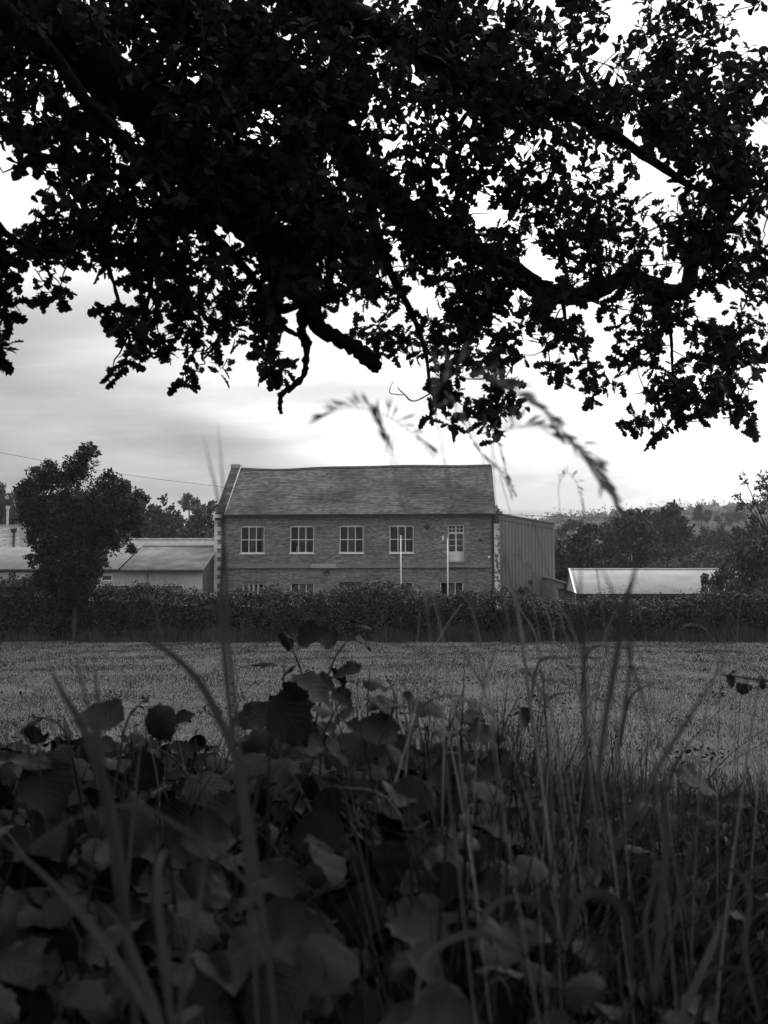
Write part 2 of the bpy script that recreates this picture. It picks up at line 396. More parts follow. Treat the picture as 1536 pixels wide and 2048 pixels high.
# leave some open ground on the right-hand lower slope
keep = ~((np.abs(xx / yy - 0.215) < 0.035) & (yy < 330))
xx, yy = xx[keep], yy[keep]; n = len(xx)
zz = hill_z(xx, yy); rr = rng.uniform(2.6, 6.2, n) * (0.85 + 0.3 * (yy > 450))
hh = rr * rng.uniform(1.1, 1.9, n)
PP, SS = [], []
for k in range(36):
    d = rng.normal(size=(n, 3)); d /= np.linalg.norm(d, axis=1, keepdims=True); d[:, 2] = np.abs(d[:, 2]) * 1.0 - 0.25
    u = rng.uniform(0.7, 1.05, n)[:, None]
    PP.append(np.stack([xx, yy, zz + hh * 0.75], -1) + d * u * np.stack([rr, rr, hh], -1)); SS.append(rng.uniform(.7, 1.45, n))
V, Fc = scatter(RH_V, RH_F, np.vstack(PP), rand_rot(n * 36), np.concatenate(SS))
# conifers standing out along the ridge
cV, cF = [V], [Fc]; base = len(V)
KV = np.array([(x, y, z) for x in (-1, 1) for y in (-1, 1) for z in (-1, 1)], float) * .55; KF = np.array([(0, 1, 3, 2), (4, 6, 7, 5), (0, 4, 5, 1), (2, 3, 7, 6), (0, 2, 6, 4), (1, 5, 7, 3)])
v, f = scatter(KV, KF, np.stack([xx, yy, zz + hh * .7], -1), rand_rot(n), rr * 1.05); cV.append(v); cF.append(f + base); base += len(v)     # the dense middle of each crown
for k in range(150):
    y = rng.uniform(600, 760); x = (rng.uniform(0.12, 0.40) if k < 110 else rng.uniform(-.4, .1)) * y; z = float(hill_z(np.array(x), np.array(y))); h = rng.uniform(10, 19)
    m = 130; t_ = rng.uniform(0.1, 1, m); a = rng.uniform(0, 6.28, m); r = (1 - t_) * h * 0.2 + 0.3
    P = np.stack([x + r * np.cos(a), y + r * np.sin(a), z + t_ * h], -1)
    v, f = scatter(RH_V, RH_F, P, rand_rot(m), np.full(m, .85)); cV.append(v); cF.append(f + base); base += len(v)
o = link('distant_woodland', new_mesh('distant_woodland', np.vstack(cV), np.vstack(cF), M['wood_far']))
tag(o, 'hazy mass of trees covering the far hills behind the buildings', 'woodland', kind='stuff')

# field grass: short blades, sparser and larger with distance --------------------
def blades(P, h, wd, lean, r=rng):
    n = len(P); a = r.uniform(0, 2 * math.pi, n); s = np.stack([np.cos(a), np.sin(a), 0 * a], -1)
    b = r.uniform(0, 2 * math.pi, n); l = np.stack([np.cos(b), np.sin(b), 0 * b], -1) * (lean * h * r.uniform(0.1, 1, n))[:, None]
    tip = P + l + np.stack([0 * h, 0 * h, h], -1)
    V = np.stack([P - s * wd[:, None], P + s * wd[:, None], tip], 1).reshape(-1, 3)
    return V, np.arange(3 * n).reshape(-1, 3)
n = 270000
yy = 4.0 + 40.5 * rng.uniform(0, 1, n) ** 1.35; xx = rng.uniform(-1, 1, n) * (0.40 * yy + 1.5)
d = fib_noise(xx, yy, 1.1, 11) + 0.6 * fib_noise(xx, yy, 3.3, 12)
hgt = (0.016 + 0.026 * rng.uniform(0, 1, n)) * (1 + 0.35 * np.clip(d, -1, 1.5)) * (1 + 0.012 * yy)
P = np.stack([xx, yy, ground_z(xx, yy) - 0.005], -1)
V, Fc = blades(P, hgt, 0.0022 + 0.00022 * yy, 0.9)
tag(link('field_grass', new_mesh('field_grass', V, Fc, M['grass'])), 'short pale grass of the mown field before the hedge', 'grass', kind='stuff')

n = 130            # low weeds dotted over the field
yc = 8 + 35 * rng.uniform(0, 1, n); xc = rng.uniform(-.4, .4, n) * yc + np.where(rng.uniform(0, 1, n) < .6, .1 * yc, 0); rc = rng.uniform(.06, .3, n)
P = np.vstack([np.stack([xc, yc, 0 * xc], -1) + rng.normal(0, 1, (n, 3)) * rc[:, None] * np.array([1, .8, 0]) + np.array([0, 0, 1]) * rng.uniform(.01, .11, n)[:, None] for _ in range(34)])
V, Fc = scatter(RH_V, RH_F, P, frames(rng.normal(size=(len(P), 3)) * np.array([1, 1, .5]), rng.normal(0, .4, (len(P), 3)) + np.array([0, 0, 1])), rng.uniform(.04, .09, len(P)))
tag(link('field_weeds', new_mesh('field_weeds', V, Fc, M['foot'])), 'dark low weeds dotted over the mown field', 'weeds', kind='stuff')
# ================================================================== MAIN BRICK BUILDING
A = at(436, 1207, 71.5); B = at(989, 1207, 70.5)
A2, B2 = A[:2], B[:2]; e = (B2 - A2); LEN = float(np.linalg.norm(e)); e = e / LEN
ROT = math.atan2(e[1], e[0]); nrm = np.array([-e[1], e[0]])          # nrm points away from the camera
def fac(px, py):
    d = ray(px, py); t = ((A2 - CAM[:2]) @ nrm) / (d[:2] @ nrm); Pq = CAM + d * t
    return float((Pq[:2] - A2) @ e), float(Pq[2])
bld = thing('brick_building', 'two storey brick building with slate roof and white framed windows behind the hedge', 'building', (A2[0], A2[1], 0), ROT)
DEPTH = 10.4; EAVE = fac(700, 1029)[1]; RIDGE = EAVE + 3.72
HOLES = []
def hole(x0, x1, y0, y1):
    u0, z1 = fac(x0, y0); u1, z0 = fac(x1, y1); return [u0, u1, z0, z1]
UP = [hole(481, 528.5, 1050.5, 1106), hole(580, 628, 1050, 1106), hole(679, 727, 1049, 1105.5), hole(779, 827.5, 1048.5, 1104.5)]
for h_ in UP: h_[2] = UP[1][2]; h_[3] = UP[1][3]; c_ = (h_[0] + h_[1]) / 2; h_[0] = c_ - 0.785; h_[1] = c_ + 0.785
DOOR = hole(895.5, 928.5, 1048.5, 1123)
GR = [hole(485, 528, 1166, 1215), hole(581, 628, 1165.5, 1228), hole(679, 727, 1164, 1228), hole(780, 827, 1164, 1228), hole(880, 927, 1163.5, 1228)]
for h_ in GR[1:]: h_[2] = 0.95
HOLES = UP + [DOOR] + GR
def wall_holes(W, H, holes, reveal):
    us = sorted({0.0, W} | {h[0] for h in holes} | {h[1] for h in holes}); zs = sorted({-0.3, H} | {h[2] for h in holes} | {h[3] for h in holes})
    mb = MB()
    for i in range(len(us) - 1):
        for j in range(len(zs) - 1):
            cu, cz = (us[i] + us[i+1]) / 2, (zs[j] + zs[j+1]) / 2
            if any(h[0] < cu < h[1] and h[2] < cz < h[3] for h in holes): continue
            mb.add([(us[i], 0, zs[j]), (us[i+1], 0, zs[j]), (us[i+1], 0, zs[j+1]), (us[i], 0, zs[j+1])], [(0, 1, 2, 3)])
    for (a, b, c, d) in holes:
        mb.add([(a,0,c),(b,0,c),(b,0,d),(a,0,d),(a,reveal,c),(b,reveal,c),(b,reveal,d),(a,reveal,d)], [(0,4,5,1),(1,5,6,2),(2,6,7,3),(3,7,4,0)])
    return mb
fw = wall_holes(LEN, EAVE, HOLES, 0.22); fw.build('front_wall', M['brick'], bld)
sw = MB()      # side and rear walls, with the gables
for u in (0.0, LEN):
    sw.add([(u, 0, -.3), (u, DEPTH, -.3), (u, DEPTH, EAVE), (u, DEPTH / 2, RIDGE - .05), (u, 0, EAVE)], [(0, 1, 2, 3, 4)])
sw.add([(0, DEPTH, -.3), (LEN, DEPTH, -.3), (LEN, DEPTH, EAVE), (0, DEPTH, EAVE)], [(0, 1, 2, 3)])
sw.build('side_wall', M['brick'], bld)
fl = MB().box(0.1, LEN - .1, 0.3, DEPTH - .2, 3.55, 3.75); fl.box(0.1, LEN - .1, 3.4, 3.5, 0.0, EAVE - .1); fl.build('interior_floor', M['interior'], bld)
# cornice of dentils
cz0 = fac(700, 1038.5)[1]
cb_ = MB().box(0.02, LEN - .02, -0.05, -0.002, cz0 + .16, EAVE + 0.0); cb_.build('cornice', M['brick'], bld)
db = MB(); u = 0.1
while u < LEN - .2:
    db.box(u, u + .115, -0.045, -0.002, cz0 + .04, cz0 + .155); u += .235
o = db.build('dentil_course', M['arch'], bld); o['kind'] = 'stuff'
MB().box(0.02, LEN - .02, -0.03, -0.002, cz0 - .04, cz0 + .035).build('cornice_band', M['brick'], bld)
# string course: three lengths, one paler
s0, s1 = fac(700, 1136)[1], fac(700, 1127.5)[1]
ua, ub = fac(623, 1130)[0], fac(672, 1130)[0]; ue = fac(981, 1130)[0]
for a, b, mm in ((0.02, ua - .01, 'band'), (ua, ub, 'band_pale'), (ub + .01, ue, 'band')):
    MB().box(a, b, -0.045 - (.01 if mm == 'band_pale' else 0), -0.002, s0, s1).build('string_course', M[mm], bld)
MB().box(0.02, ue, -0.07, -0.002, s0 - .05, s0 - .003).build('string_course_lip', M['metal_dark'], bld)
# arches
def arch(h, top, name='window_arch', rise=0.07, over=0.06):
    a, b, c, d = h; mb = MB(); n_ = 12; V = []
    for k in range(n_ + 1):
        t = k / n_; u = a + (b - a) * t; zi = d - rise + rise * 4 * t * (1 - t) * 1.0
        uo = a - over * 2.5 + (b - a + over * 5) * t; zo = top + rise * 3.2 * t * (1 - t) - .05
        V += [(u, -.004, zi), (uo, -.004, zo), (u, .2, zi)]
    Fc = []
    for k in range(n_):
        i = 3 * k; Fc += [(i, i + 3, i + 4, i + 1), (i, i + 2, i + 5, i + 3)]
    mb.add(V, Fc); return mb.build(name, M['arch'], bld)
def window(h, cols, rows, split, sash, rec=0.1, arched=True, sill=True, bars=0.045, frame=0.065, matn='white', blinds=None, lab=None):
    """white frame with glazing bars; each pane, the sill and the blind are sub-parts"""
    a, b, c, d = h; fm = MB()
    top = d - (0.02 if arched else 0)
    f = frame; y0, y1 = rec, rec + .06
    fm.box(a, a + f, y0, y1, c, top); fm.box(b - f, b, y0, y1, c, top)
    fm.box(a + f, b - f, y0, y1, c, c + f); fm.box(a + f, b - f, y0, y1, top - f - (.06 if arched else 0), top)
    ux = np.linspace(a + f, b - f, cols + 1); zt = top - f - (.06 if arched else 0)
    zx = [c + f] + [c + f + (zt - c - f) * s for s in split] + [zt]
    for u in ux[1:-1]: fm.box(u - bars / 2, u + bars / 2, y0 + .005, y1 - .005, c + f, zt)
    for z in zx[1:-1]: fm.box(a + f, b - f, y0 + .008, y1 - .008, z - bars / 2, z + bars / 2)
    win = fm.build('window', M[matn], bld)
    if lab: win['label'] = lab
    g = bars / 2
    for i in range(cols):
        for j in range(len(zx) - 1):
            p = MB().box(ux[i] + (g if i else 0), ux[i+1] - (g if i < cols - 1 else 0), y0 + .027, y0 + .033,
                         zx[j] + (g if j else 0), zx[j+1] - (g if j < len(zx) - 2 else 0)); p.build('pane', M['glass'], win)
    if sill: MB().box(a - .05, b + .05, -.06, rec - .003, c - .075, c - .002).build('sill', M['white'], win)
    return win
def blind(win, h, spec):
    """vertical slats: spec = list of (start, end, slat turn, material) along the width"""
    a, b, c, d = h
    for s, t, turn, mm in spec:
        mb = MB(); u = a + (b - a) * s
        while u < a + (b - a) * t - .02:
            cu = u + .045; dx, dy = .045 * math.cos(turn), .045 * math.sin(turn)
            mb.add([(cu - dx, .34 - dy, c), (cu + dx, .34 + dy, c), (cu + dx, .34 + dy, d), (cu - dx, .34 - dy, d),
                    (cu - dx, .344 - dy, c), (cu + dx, .344 + dy, c), (cu + dx, .344 + dy, d), (cu - dx, .344 - dy, d)],
                   [(0,1,2,3),(5,4,7,6),(0,3,7,4),(1,5,6,2),(3,2,6,7),(0,4,5,1)]); u += .088
        mb.build('blind', M[mm], win)
BL = [[(.36, .66, .25, 'blind'), (.84, .98, .1, 'curtain')], [(.35, .66, .2, 'blind'), (.12, .2, 1.3, 'blind')],
      [(.36, .65, .2, 'blind'), (.85, .97, 1.3, 'blind')], [(.36, .66, .3, 'blind'), (.1, .25, 1.3, 'blind'), (.74, .9, 1.25, 'blind')]]
atop = fac(700, 1040)[1]
for h_, bl in zip(UP, BL):
    arch(h_, atop); wn = window(h_, 3, 2, [.5], None); blind(wn, h_, bl)
u, z = fac(594.5, 1100); MB().box(u - .1, u + .13, .30, .31, z - .1, z + .28).build('paper_notice', M['white'], wn)
# tall french window with top lights
a, b, c, d = DOOR; arch(DOOR, atop, 'door_arch', rise=.03)
zt = c + (d - c) * .78; zb = c + (d - c) * .27; mid = (a + b) / 2
fd = MB(); y0, y1 = .08, .16
for (x0, x1) in ((a, a + .07), (b - .07, b), (mid - .05, mid + .05)): fd.box(x0, x1, y0, y1, c, d - .02)
for (x0, x1) in ((a + .07, mid - .05), (mid + .05, b - .07)):
    fd.box(x0, x1, y0, y1, d - .1, d - .02); fd.box(x0, x1, y0, y1, zt - .09, zt + .03); fd.box(x0, x1, y0 + .01, y1, c, zb)
    mx_ = (x0 + x1) / 2; zm = (zt + .03 + d - .1) / 2
    fd.box(mx_ - .017, mx_ + .017, y0 + .01, y1 - .01, zt + .03, d - .1)
    fd.box(x0, mx_ - .017, y0 + .012, y1 - .012, zm - .017, zm + .017); fd.box(mx_ + .017, x1, y0 + .012, y1 - .012, zm - .017, zm + .017)
    for k in (1, 2):
        z = zb + (zt - .09 - zb) * k / 3; fd.box(x0, x1, y0 + .012, y1 - .012, z - .017, z + .017)
door = fd.build('french_window', M['door_white'], bld)
for (x0, x1) in ((a + .07, mid - .05), (mid + .05, b - .07)):
    MB().box(x0 + .05, x1 - .05, y0 - .006, y0 + .012, c + .1, zb - .12).build('door_panel', M['door_white'], door)
    mx_ = (x0 + x1) / 2; zm = (zt + .03 + d - .1) / 2
    for (q0, q1) in ((x0, mx_ - .017), (mx_ + .017, x1)):
        for (r0, r1) in ((zt + .03, zm - .017), (zm + .017, d - .1)):
            MB().box(q0, q1, y0 + .037, y0 + .043, r0, r1).build('pane', M['glass'], door)
    for k in range(3):
        r0 = zb + (zt - .09 - zb) * k / 3 + (.017 if k else 0); r1 = zb + (zt - .09 - zb) * (k + 1) / 3 - (.017 if k < 2 else 0)
        MB().box(x0, x1, y0 + .037, y0 + .043, r0, r1).build('pane', M['glass'], door)
    MB().box(x0, x1, .36, .37, zb - .1, zt).build('curtain', M['blind'], door)
MB().box(a - .12, b + .12, -.2, .07, c - .12, c - .003).build('threshold', M['band'], door)
MB().box(a - .06, b + .16, -.1, -.002, s0 + .05, c - .125).build('bracket_stone', M['stone'], door)
# ground floor windows
wn = window(GR[0], 4, 1, [.3], None, arched=False, bars=.12, frame=.09, matn='door_white', lab='small paned ground floor window with thick white bars')
wn = window(GR[1], 3, 2, [.5], None, arched=False); blind(wn, GR[1], [(.35, .97, .15, 'blind')])
wn = window(GR[2], 3, 2, [.5], None, arched=False, matn='metal_dark', lab='dark framed ground floor window'); blind(wn, GR[2], [(.1, .9, .4, 'blind')])
wn = window(GR[3], 3, 2, [.5], None, arched=False); blind(wn, GR[3], [(.35, .66, .2, 'curtain')])
wn = window(GR[4], 3, 2, [.5], None, arched=False); blind(wn, GR[4], [(.36, .66, .2, 'curtain')])
for h_ in GR[1:]: arch(h_, h_[3] + .3, rise=.02)
# slates: courses of single slates on a sagging roof
def sag(u): return -0.16 * math.exp(-((u - 3.6) / 2.6) ** 2) - 0.05 * math.sin(u * .9) * .5 + 0.05 * (u / LEN)
ov = 0.28
def roofpt(u, t, back=False):
    yv = -ov + (DEPTH / 2 + ov) * t; z = EAVE - .02 + (RIDGE - EAVE + .02) * t + sag(u) * t
    return (u, DEPTH - yv if back else yv, z)
U0, U1 = 0.42, LEN + 0.12
slope = math.hypot(DEPTH / 2 + ov, RIDGE - EAVE); nc = 30; ns = 62
V, Fc = [], []
r_ = np.random.default_rng(5)
for j in range(nc):
    t0, t1 = j / nc, min(1.0, (j + 1.25) / nc)
    off = 0.5 * (j % 2)
    for i in range(-1, ns + 1):
        a = U0 + (U1 - U0) * (i + off) / ns; b = U0 + (U1 - U0) * (i + off + 1) / ns - .012
        a = max(a, U0); b = min(b, U1)
        if b - a < .03: continue
        lift = .035 + r_.uniform(0, .012); dt = r_.normal(0, .0022); sk = r_.normal(0, .004)
        q = [roofpt(a, t0 + dt), roofpt(b, t0 + dt), roofpt(b, t1), roofpt(a, t1)]
        q = np.array(q); q[0, 2] += lift + sk; q[1, 2] += lift - sk; q[2:, 2] += .012
        lo = q - np.array([0, 0, .012]); k = len(V); V += q.tolist() + lo.tolist()
        Fc += [(k, k+1, k+2, k+3), (k+4, k+7, k+6, k+5), (k, k+4, k+5, k+1), (k+1, k+5, k+6, k+2), (k+3, k+2, k+6, k+7), (k, k+3, k+7, k+4)]
roof_under = MB()
g_ = np.linspace(U0, U1, 20)
for i in range(19):
    for bk in (False, True):
        roof_under.add([np.array(roofpt(g_[i], 0, bk)) - (0, 0, .03), np.array(roofpt(g_[i+1], 0, bk)) - (0, 0, .03), np.array(roofpt(g_[i+1], 1, bk)) - (0, 0, .02), np.array(roofpt(g_[i], 1, bk)) - (0, 0, .02)], [(0, 1, 2, 3)])
roof = roof_under.build('roof', M['ridge'], bld)
o = link('slates', new_mesh('slates', V, Fc, M['slate']), roof); o['kind'] = 'stuff'
u = U0
while u < U1 - .1:
    e_ = min(u + .45, U1); p = np.array([roofpt(u, 1), roofpt(e_ - .01, 1)]); mb = MB(); yc = DEPTH / 2
    prof = [(-.2, -.09), (-.1, .035), (0, .075), (.1, .035), (.2, -.09)]
    mb.add([(p[0][0], yc + y, p[0][2] + z + .03) for y, z in prof] + [(p[1][0], yc + y, p[1][2] + z + .03) for y, z in prof], [(k, k+1, k+6, k+5) for k in range(4)] + [(4, 3, 2, 1, 0), (5, 6, 7, 8, 9)])
    mb.build('ridge_tile', M['ridge'], roof); u += .45
MB().box(U0, U1, -ov - .03, -ov + .06, EAVE - .11, EAVE - .02).build('gutter', M['metal_dark'], roof)
# left gable parapet with coping, cap stone and kneeler
pa = MB(); w0, w1 = -0.2, 0.38
def slab(y0, z0, y1, z1, th):
    return [(w0, y0, z0), (w1, y0, z0), (w1, y1, z1), (w0, y1, z1), (w0, y0, z0 - th), (w1, y0, z0 - th), (w1, y1, z1 - th), (w0, y1, z1 - th)]
BX = [(0,1,2,3),(4,7,6,5),(0,4,5,1),(1,5,6,2),(2,6,7,3),(3,7,4,0)]
pa.add(slab(-.3, EAVE + .12, DEPTH / 2 - .2, RIDGE + .1, .5), BX); pa.add(slab(DEPTH + .3, EAVE + .12, DEPTH / 2 + .2, RIDGE + .1, .5), BX)
par = pa.build('gable_parapet', M['coping'], bld)
MB().box(w0 - .03, w1 + .03, DEPTH / 2 - .36, DEPTH / 2 + .36, RIDGE - .1, RIDGE + .24).build('cap_stone', M['stone'], par)
MB().box(w0 - .1, w1 - .12, -.36, .1, EAVE - .2, EAVE + .02).build('kneeler', M['quoin'], par)
lf = MB().add([(w1 + .002, -.3, EAVE + .0), (w1 + .07, -.3, EAVE + .03), (w1 + .07, DEPTH / 2, RIDGE + .1), (w1 + .002, DEPTH / 2, RIDGE + .16)], [(0, 1, 2, 3)])
lf.build('flashing', M['lead'], par)
# painted quoins on the left corner
z = EAVE - .2; k = 0
while z > 0.3:
    big = k % 2 == 0; hq = .285
    MB().box(-.30, (.16 if big else -.09), -.05, .25, z - hq + .012, z).build('quoin', M['quoin'], bld)
    z -= hq; k += 1
MB().box(-.29, -.001, -.01, .2, 0, EAVE - .2).build('corner_pier', M['brick'], bld)
# right corner: peeling painted pier, drainpipe
pr = MB().box(LEN + .02, LEN + .36, -.12, .3, -.1, EAVE - .62).build('corner_pier', M['peel'], bld); pr['label'] = 'white pier with peeling paint at the right corner'
MB().box(LEN - .02, LEN + .34, -.16, .3, EAVE - .61, EAVE - .02).build('pier_head', M['coping'], bld)
MB().tube([(LEN - .1, -.1, 0), (LEN - .1, -.1, EAVE - .15)], [.05, .05], 8).build('drainpipe', M['metal_dark'], bld)
# wall fixings
def fixing(name, px, py, sx, sz, mm, d=.08):
    u, z = fac(px, py); return MB().box(u - sx / 2, u + sx / 2, -d, -.002, z - sz / 2, z + sz / 2).build(name, M[mm], bld)
fixing('air_vent', 473, 1082, .22, .1, 'metal_dark', .02); fixing('air_vent', 961, 1080.5, .2, .16, 'metal_dark', .05)
fixing('alarm_box', 886, 1076, .1, .3, 'white'); fixing('floodlight', 978, 1114, .11, .14, 'white', .15)
u, z = fac(653, 1140.5); MB().box(u - .16, u + .16, -.3, -.002, z - .12, z + .02).build('wall_lamp', M['metal_dark'], bld)
u, z = fac(854, 1054); MB().add([(u, -.03, z + .19), (u + .17, -.03, z), (u, -.03, z - .19), (u - .17, -.03, z), (u, -.001, z + .23), (u + .2, -.001, z), (u, -.001, z - .23), (u - .2, -.001, z)],
        [(0,3,2,1),(0,1,5,4),(1,2,6,5),(2,3,7,6),(3,0,4,7)]).build('tie_plate', M['metal_dark'], bld)

# ================================================================== OTHER BUILDINGS
def corrugated(P00, P10, P11, P01, waves, amp, sq=False):
    """sheet P00-P10 along the eave, P01-P11 along the ridge, waves run up the slope"""
    P00, P10, P11, P01 = [np.array(p, float) for p in (P00, P10, P11, P01)]
    nn = np.cross(P10 - P00, P01 - P00); nn /= np.linalg.norm(nn)
    k = waves * 4; t = np.linspace(0, 1, k + 1)
    a = np.sin(np.arange(k + 1) * math.pi / 2) if not sq else np.array([0, 0, 1, 1])[np.arange(k + 1) % 4]
    lo = P00 + (P10 - P00) * t[:, None] + nn * (a * amp)[:, None]; hi = P01 + (P11 - P01) * t[:, None] + nn * (a * amp)[:, None]
    V = np.vstack([lo, hi, lo - nn * .02, hi - nn * .02]); i = np.arange(k); n1 = k + 1
    Fq = np.vstack([np.stack([i, i + 1, n1 + i + 1, n1 + i], -1), np.stack([2*n1 + i + 1, 2*n1 + i, 3*n1 + i, 3*n1 + i + 1], -1), np.stack([2*n1 + i, 2*n1 + i + 1, i + 1, i], -1)])
    return V, Fq
# long low building on the left
XR = -11.05; YW = 67.0; YR = 73.0
zg = at(300, 1140, YW)[2]; zr = at(300, 1093.5, YR)[2]
low = thing('low_outbuilding', 'long low rendered outbuilding with grey corrugated roof left of the brick building', 'building', (XR, YW, 0))
XL = -30.0
holes = []
for (x0, x1, y0, y1) in ((203, 225, 1149, 1162), (226, 260, 1169, 1200), (332, 367, 1169, 1200)):
    p, q = at(x0, y0, YW), at(x1, y1, YW); holes.append([p[0] - XL - XR + XR, q[0] - XL, q[2], p[2]])
holes = [[h[0], h[1], h[2], h[3]] for h in holes]
xw = at(64, 1150, YW)[0] - XL            # where whitewashed brick gives way to render
m1 = wall_holes(XR - XL - xw, zg - .05, [[h[0] - xw, h[1] - xw, h[2], h[3]] for h in holes], .15)
m1.build('rendered_wall', M['render'], low, (XL + xw - XR, 0, 0))
wall_holes(xw, zg - .05, [], .15).build('whitewashed_wall', M['white_brick'], low, (XL - XR, 0, 0))
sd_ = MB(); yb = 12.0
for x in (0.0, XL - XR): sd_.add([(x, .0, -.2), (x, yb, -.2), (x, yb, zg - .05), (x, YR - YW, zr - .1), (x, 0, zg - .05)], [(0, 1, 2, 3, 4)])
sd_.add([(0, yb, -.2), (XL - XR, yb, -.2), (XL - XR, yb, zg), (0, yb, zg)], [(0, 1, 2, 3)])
sd_.build('end_wall', M['coping'], low)  # dark coping tone stands in for the shaded gap beside the brick building
for h in holes:
    x0, x1, z0, z1 = h[0] + XL - XR, h[1] + XL - XR, h[2], h[3]
    f = MB().box(x0, x0 + .07, .02, .08, z0, z1).box(x1 - .07, x1, .02, .08, z0, z1).box(x0 + .07, x1 - .07, .02, .08, z1 - .08, z1).box(x0 + .07, x1 - .07, .02, .08, z0, z0 + .07).build('window', M['white'], low)
    MB().box(x0 + .07, x1 - .07, .045, .05, z0 + .07, z1 - .08).build('pane', M['glass'], f)
    MB().box(x0, x1, .3, .32, z0, z1).build('blind', M['blind'], f)
xh = at(241, 1133, YW)[0] - XR           # the verge between the two coverings
V, Fq = corrugated((xh, -.25, zg), (.1, -.25, zg), (.1, YR - YW, zr), (xh, YR - YW, zr), 34, .045)
link('corrugated_roof', new_mesh('corrugated_roof', V, Fq, M['corrugated']), low)
V, Fq = corrugated((xh, YR - YW + .02, zr), (.1, YR - YW + .02, zr), (.1, yb + .2, zg), (xh, yb + .2, zg), 34, .045)
link('corrugated_roof', new_mesh('corrugated_roof', V, Fq, M['corrugated']), low)
V, Fq = corrugated((XL - XR, -.2, zg + .04), (xh - .12, -.2, zg + .04), (xh - .12, YR - YW, zr - .02), (XL - XR, YR - YW, zr - .02), 20, .012)
link('plain_roof', new_mesh('plain_roof', V, Fq, M['felt']), low)
V, Fq = corrugated((XL - XR, YR - YW + .02, zr - .02), (xh - .12, YR - YW + .02, zr - .02), (xh - .12, yb, zg), (XL - XR, yb, zg), 20, .012)
link('plain_roof', new_mesh('plain_roof', V, Fq, M['felt']), low)
MB().box(XL - XR, .1, -.36, -.24, zg - .17, zg - .04).build('gutter', M['metal_dark'], low)
MB().tube([(xh, YR - YW, zr + .03), (.1, YR - YW, zr + .03)], [.09, .09], 8).build('ridge_cap', M['band'], low)
p = at(296, 1150, YW); MB().tube([(p[0] - XR, -.08, .1), (p[0] - XR, -.08, zg - .15)], [.05, .05], 8).build('downpipe', M['band'], low)
# the roof that shows behind it
rz = at(350, 1080, 82)[2]
rear = thing('rear_shed', 'pale roofed shed showing as a strip above the corrugated roof', 'shed', (-12.2, 77, 0))
MB().box(-22, 0, 0, 10, 0, rz - 1.9).build('wall', M['render'], rear)
for s in (0, 1):
    V, Fq = corrugated((-22, -.2, rz - 1.85), (.1, -.2, rz - 1.85), (.1, 5, rz), (-22, 5, rz), 40, .02) if not s else corrugated((-22, 5.02, rz), (.1, 5.02, rz), (.1, 10.2, rz - 1.85), (-22, 10.2, rz - 1.85), 40, .02)
    link('roof', new_mesh('roof', V, Fq, M['felt']), rear)
MB().tube([(-22, 5, rz + .03), (.1, 5, rz + .03)], [.1, .1], 8).build('ridge_cap', M['stone'], rear)
# whitewashed parapet block at the far left, downpipe with hopper, steel flue
Yp = 76.5; zp = at(20, 1049, Yp)[2]; x0 = at(38, 1049, Yp)[0]; x1 = at(77, 1049, Yp)[0]
pb = thing('parapet_block', 'whitewashed brick block with flat parapet at the left edge', 'building', (x0, Yp, 0))
MB().box(-14, 0, 0, 9, 0, zp - .08).build('brick_wall', M['white_brick'], pb)
MB().box(.003, x1 - x0, .06, 9, 0, zp - .06).build('rendered_wall', M['render'], pb)
MB().box(-14.05, -.02, -.06, 9.05, zp - .077, zp).build('coping', M['stone'], pb); MB().box(0, x1 - x0 + .05, -.02, 9.05, zp - .058, zp + .01).build('coping', M['stone'], pb)
xp = at(28.5, 1060, Yp)[0] - x0
pp = MB().tube([(xp, -.08, 0), (xp, -.08, zp - .55)], [.07, .07], 8).build('downpipe', M['metal_dark'], pb)
MB().add([(xp - .1, -.2, zp - .6), (xp + .1, -.2, zp - .6), (xp + .1, -.002, zp - .6), (xp - .1, -.002, zp - .6), (xp - .22, -.26, zp - .3), (xp + .22, -.26, zp - .3), (xp + .22, -.002, zp - .3), (xp - .22, -.002, zp - .3)],
         [(0,3,2,1),(4,5,6,7),(0,1,5,4),(1,2,6,5),(2,3,7,6),(3,0,4,7)]).build('hopper', M['metal_dark'], pp)
p = at(14.5, 1049, 79); q = at(14.5, 1018, 79)
fl_ = MB().tube([(0, 0, -.3), (0, 0, q[2] - p[2])], [.085, .085], 10).build('flue_pipe', M['steel'], None, (p[0], 79, p[2]))
tag(fl_, 'thin steel flue pipe rising from the whitewashed block at the left edge', 'flue')
MB().tube([(0, 0, q[2] - p[2] + .0), (0, 0, q[2] - p[2] + .22)], [.14, .14], 10).build('cowl', M['steel'], fl_)
# steel clad warehouse on the right
Yk = 83.0; p = at(1000, 1029.5, Yk); q = at(1106, 1048, Yk); wx = q[0]; slopek = (p[2] - q[2]) / (q[0] - p[0])
wh = thing('clad_warehouse', 'tall grey steel clad warehouse with vertical ribs right of the brick building', 'warehouse', (wx, Yk, 0))
Wk = 13.0; zl = q[2]; zh_ = zl + slopek * Wk
def ribbed_gable(W, zr_, zl_, pitch=.25):
    V, Fq = [], []; k = int(W / pitch)
    for i in range(k):
        u0 = -W + i * pitch
        for (a, b, ya, yb_) in ((0, .13, 0, 0), (.13, .16, 0, -.035), (.16, .22, -.035, -.035), (.22, .25, -.035, 0)):
            za = zl_ - slopek * (u0 + a) ; zb_ = zl_ - slopek * (u0 + b); n_ = len(V)
            V += [(u0 + a, ya, -.1), (u0 + b, yb_, -.1), (u0 + b, yb_, zb_), (u0 + a, ya, za)]; Fq.append((n_, n_+1, n_+2, n_+3))
    return V, Fq
V, Fq = ribbed_gable(Wk, zh_, zl)
link('ribbed_wall', new_mesh('ribbed_wall', V, Fq, M['cladding']), wh)
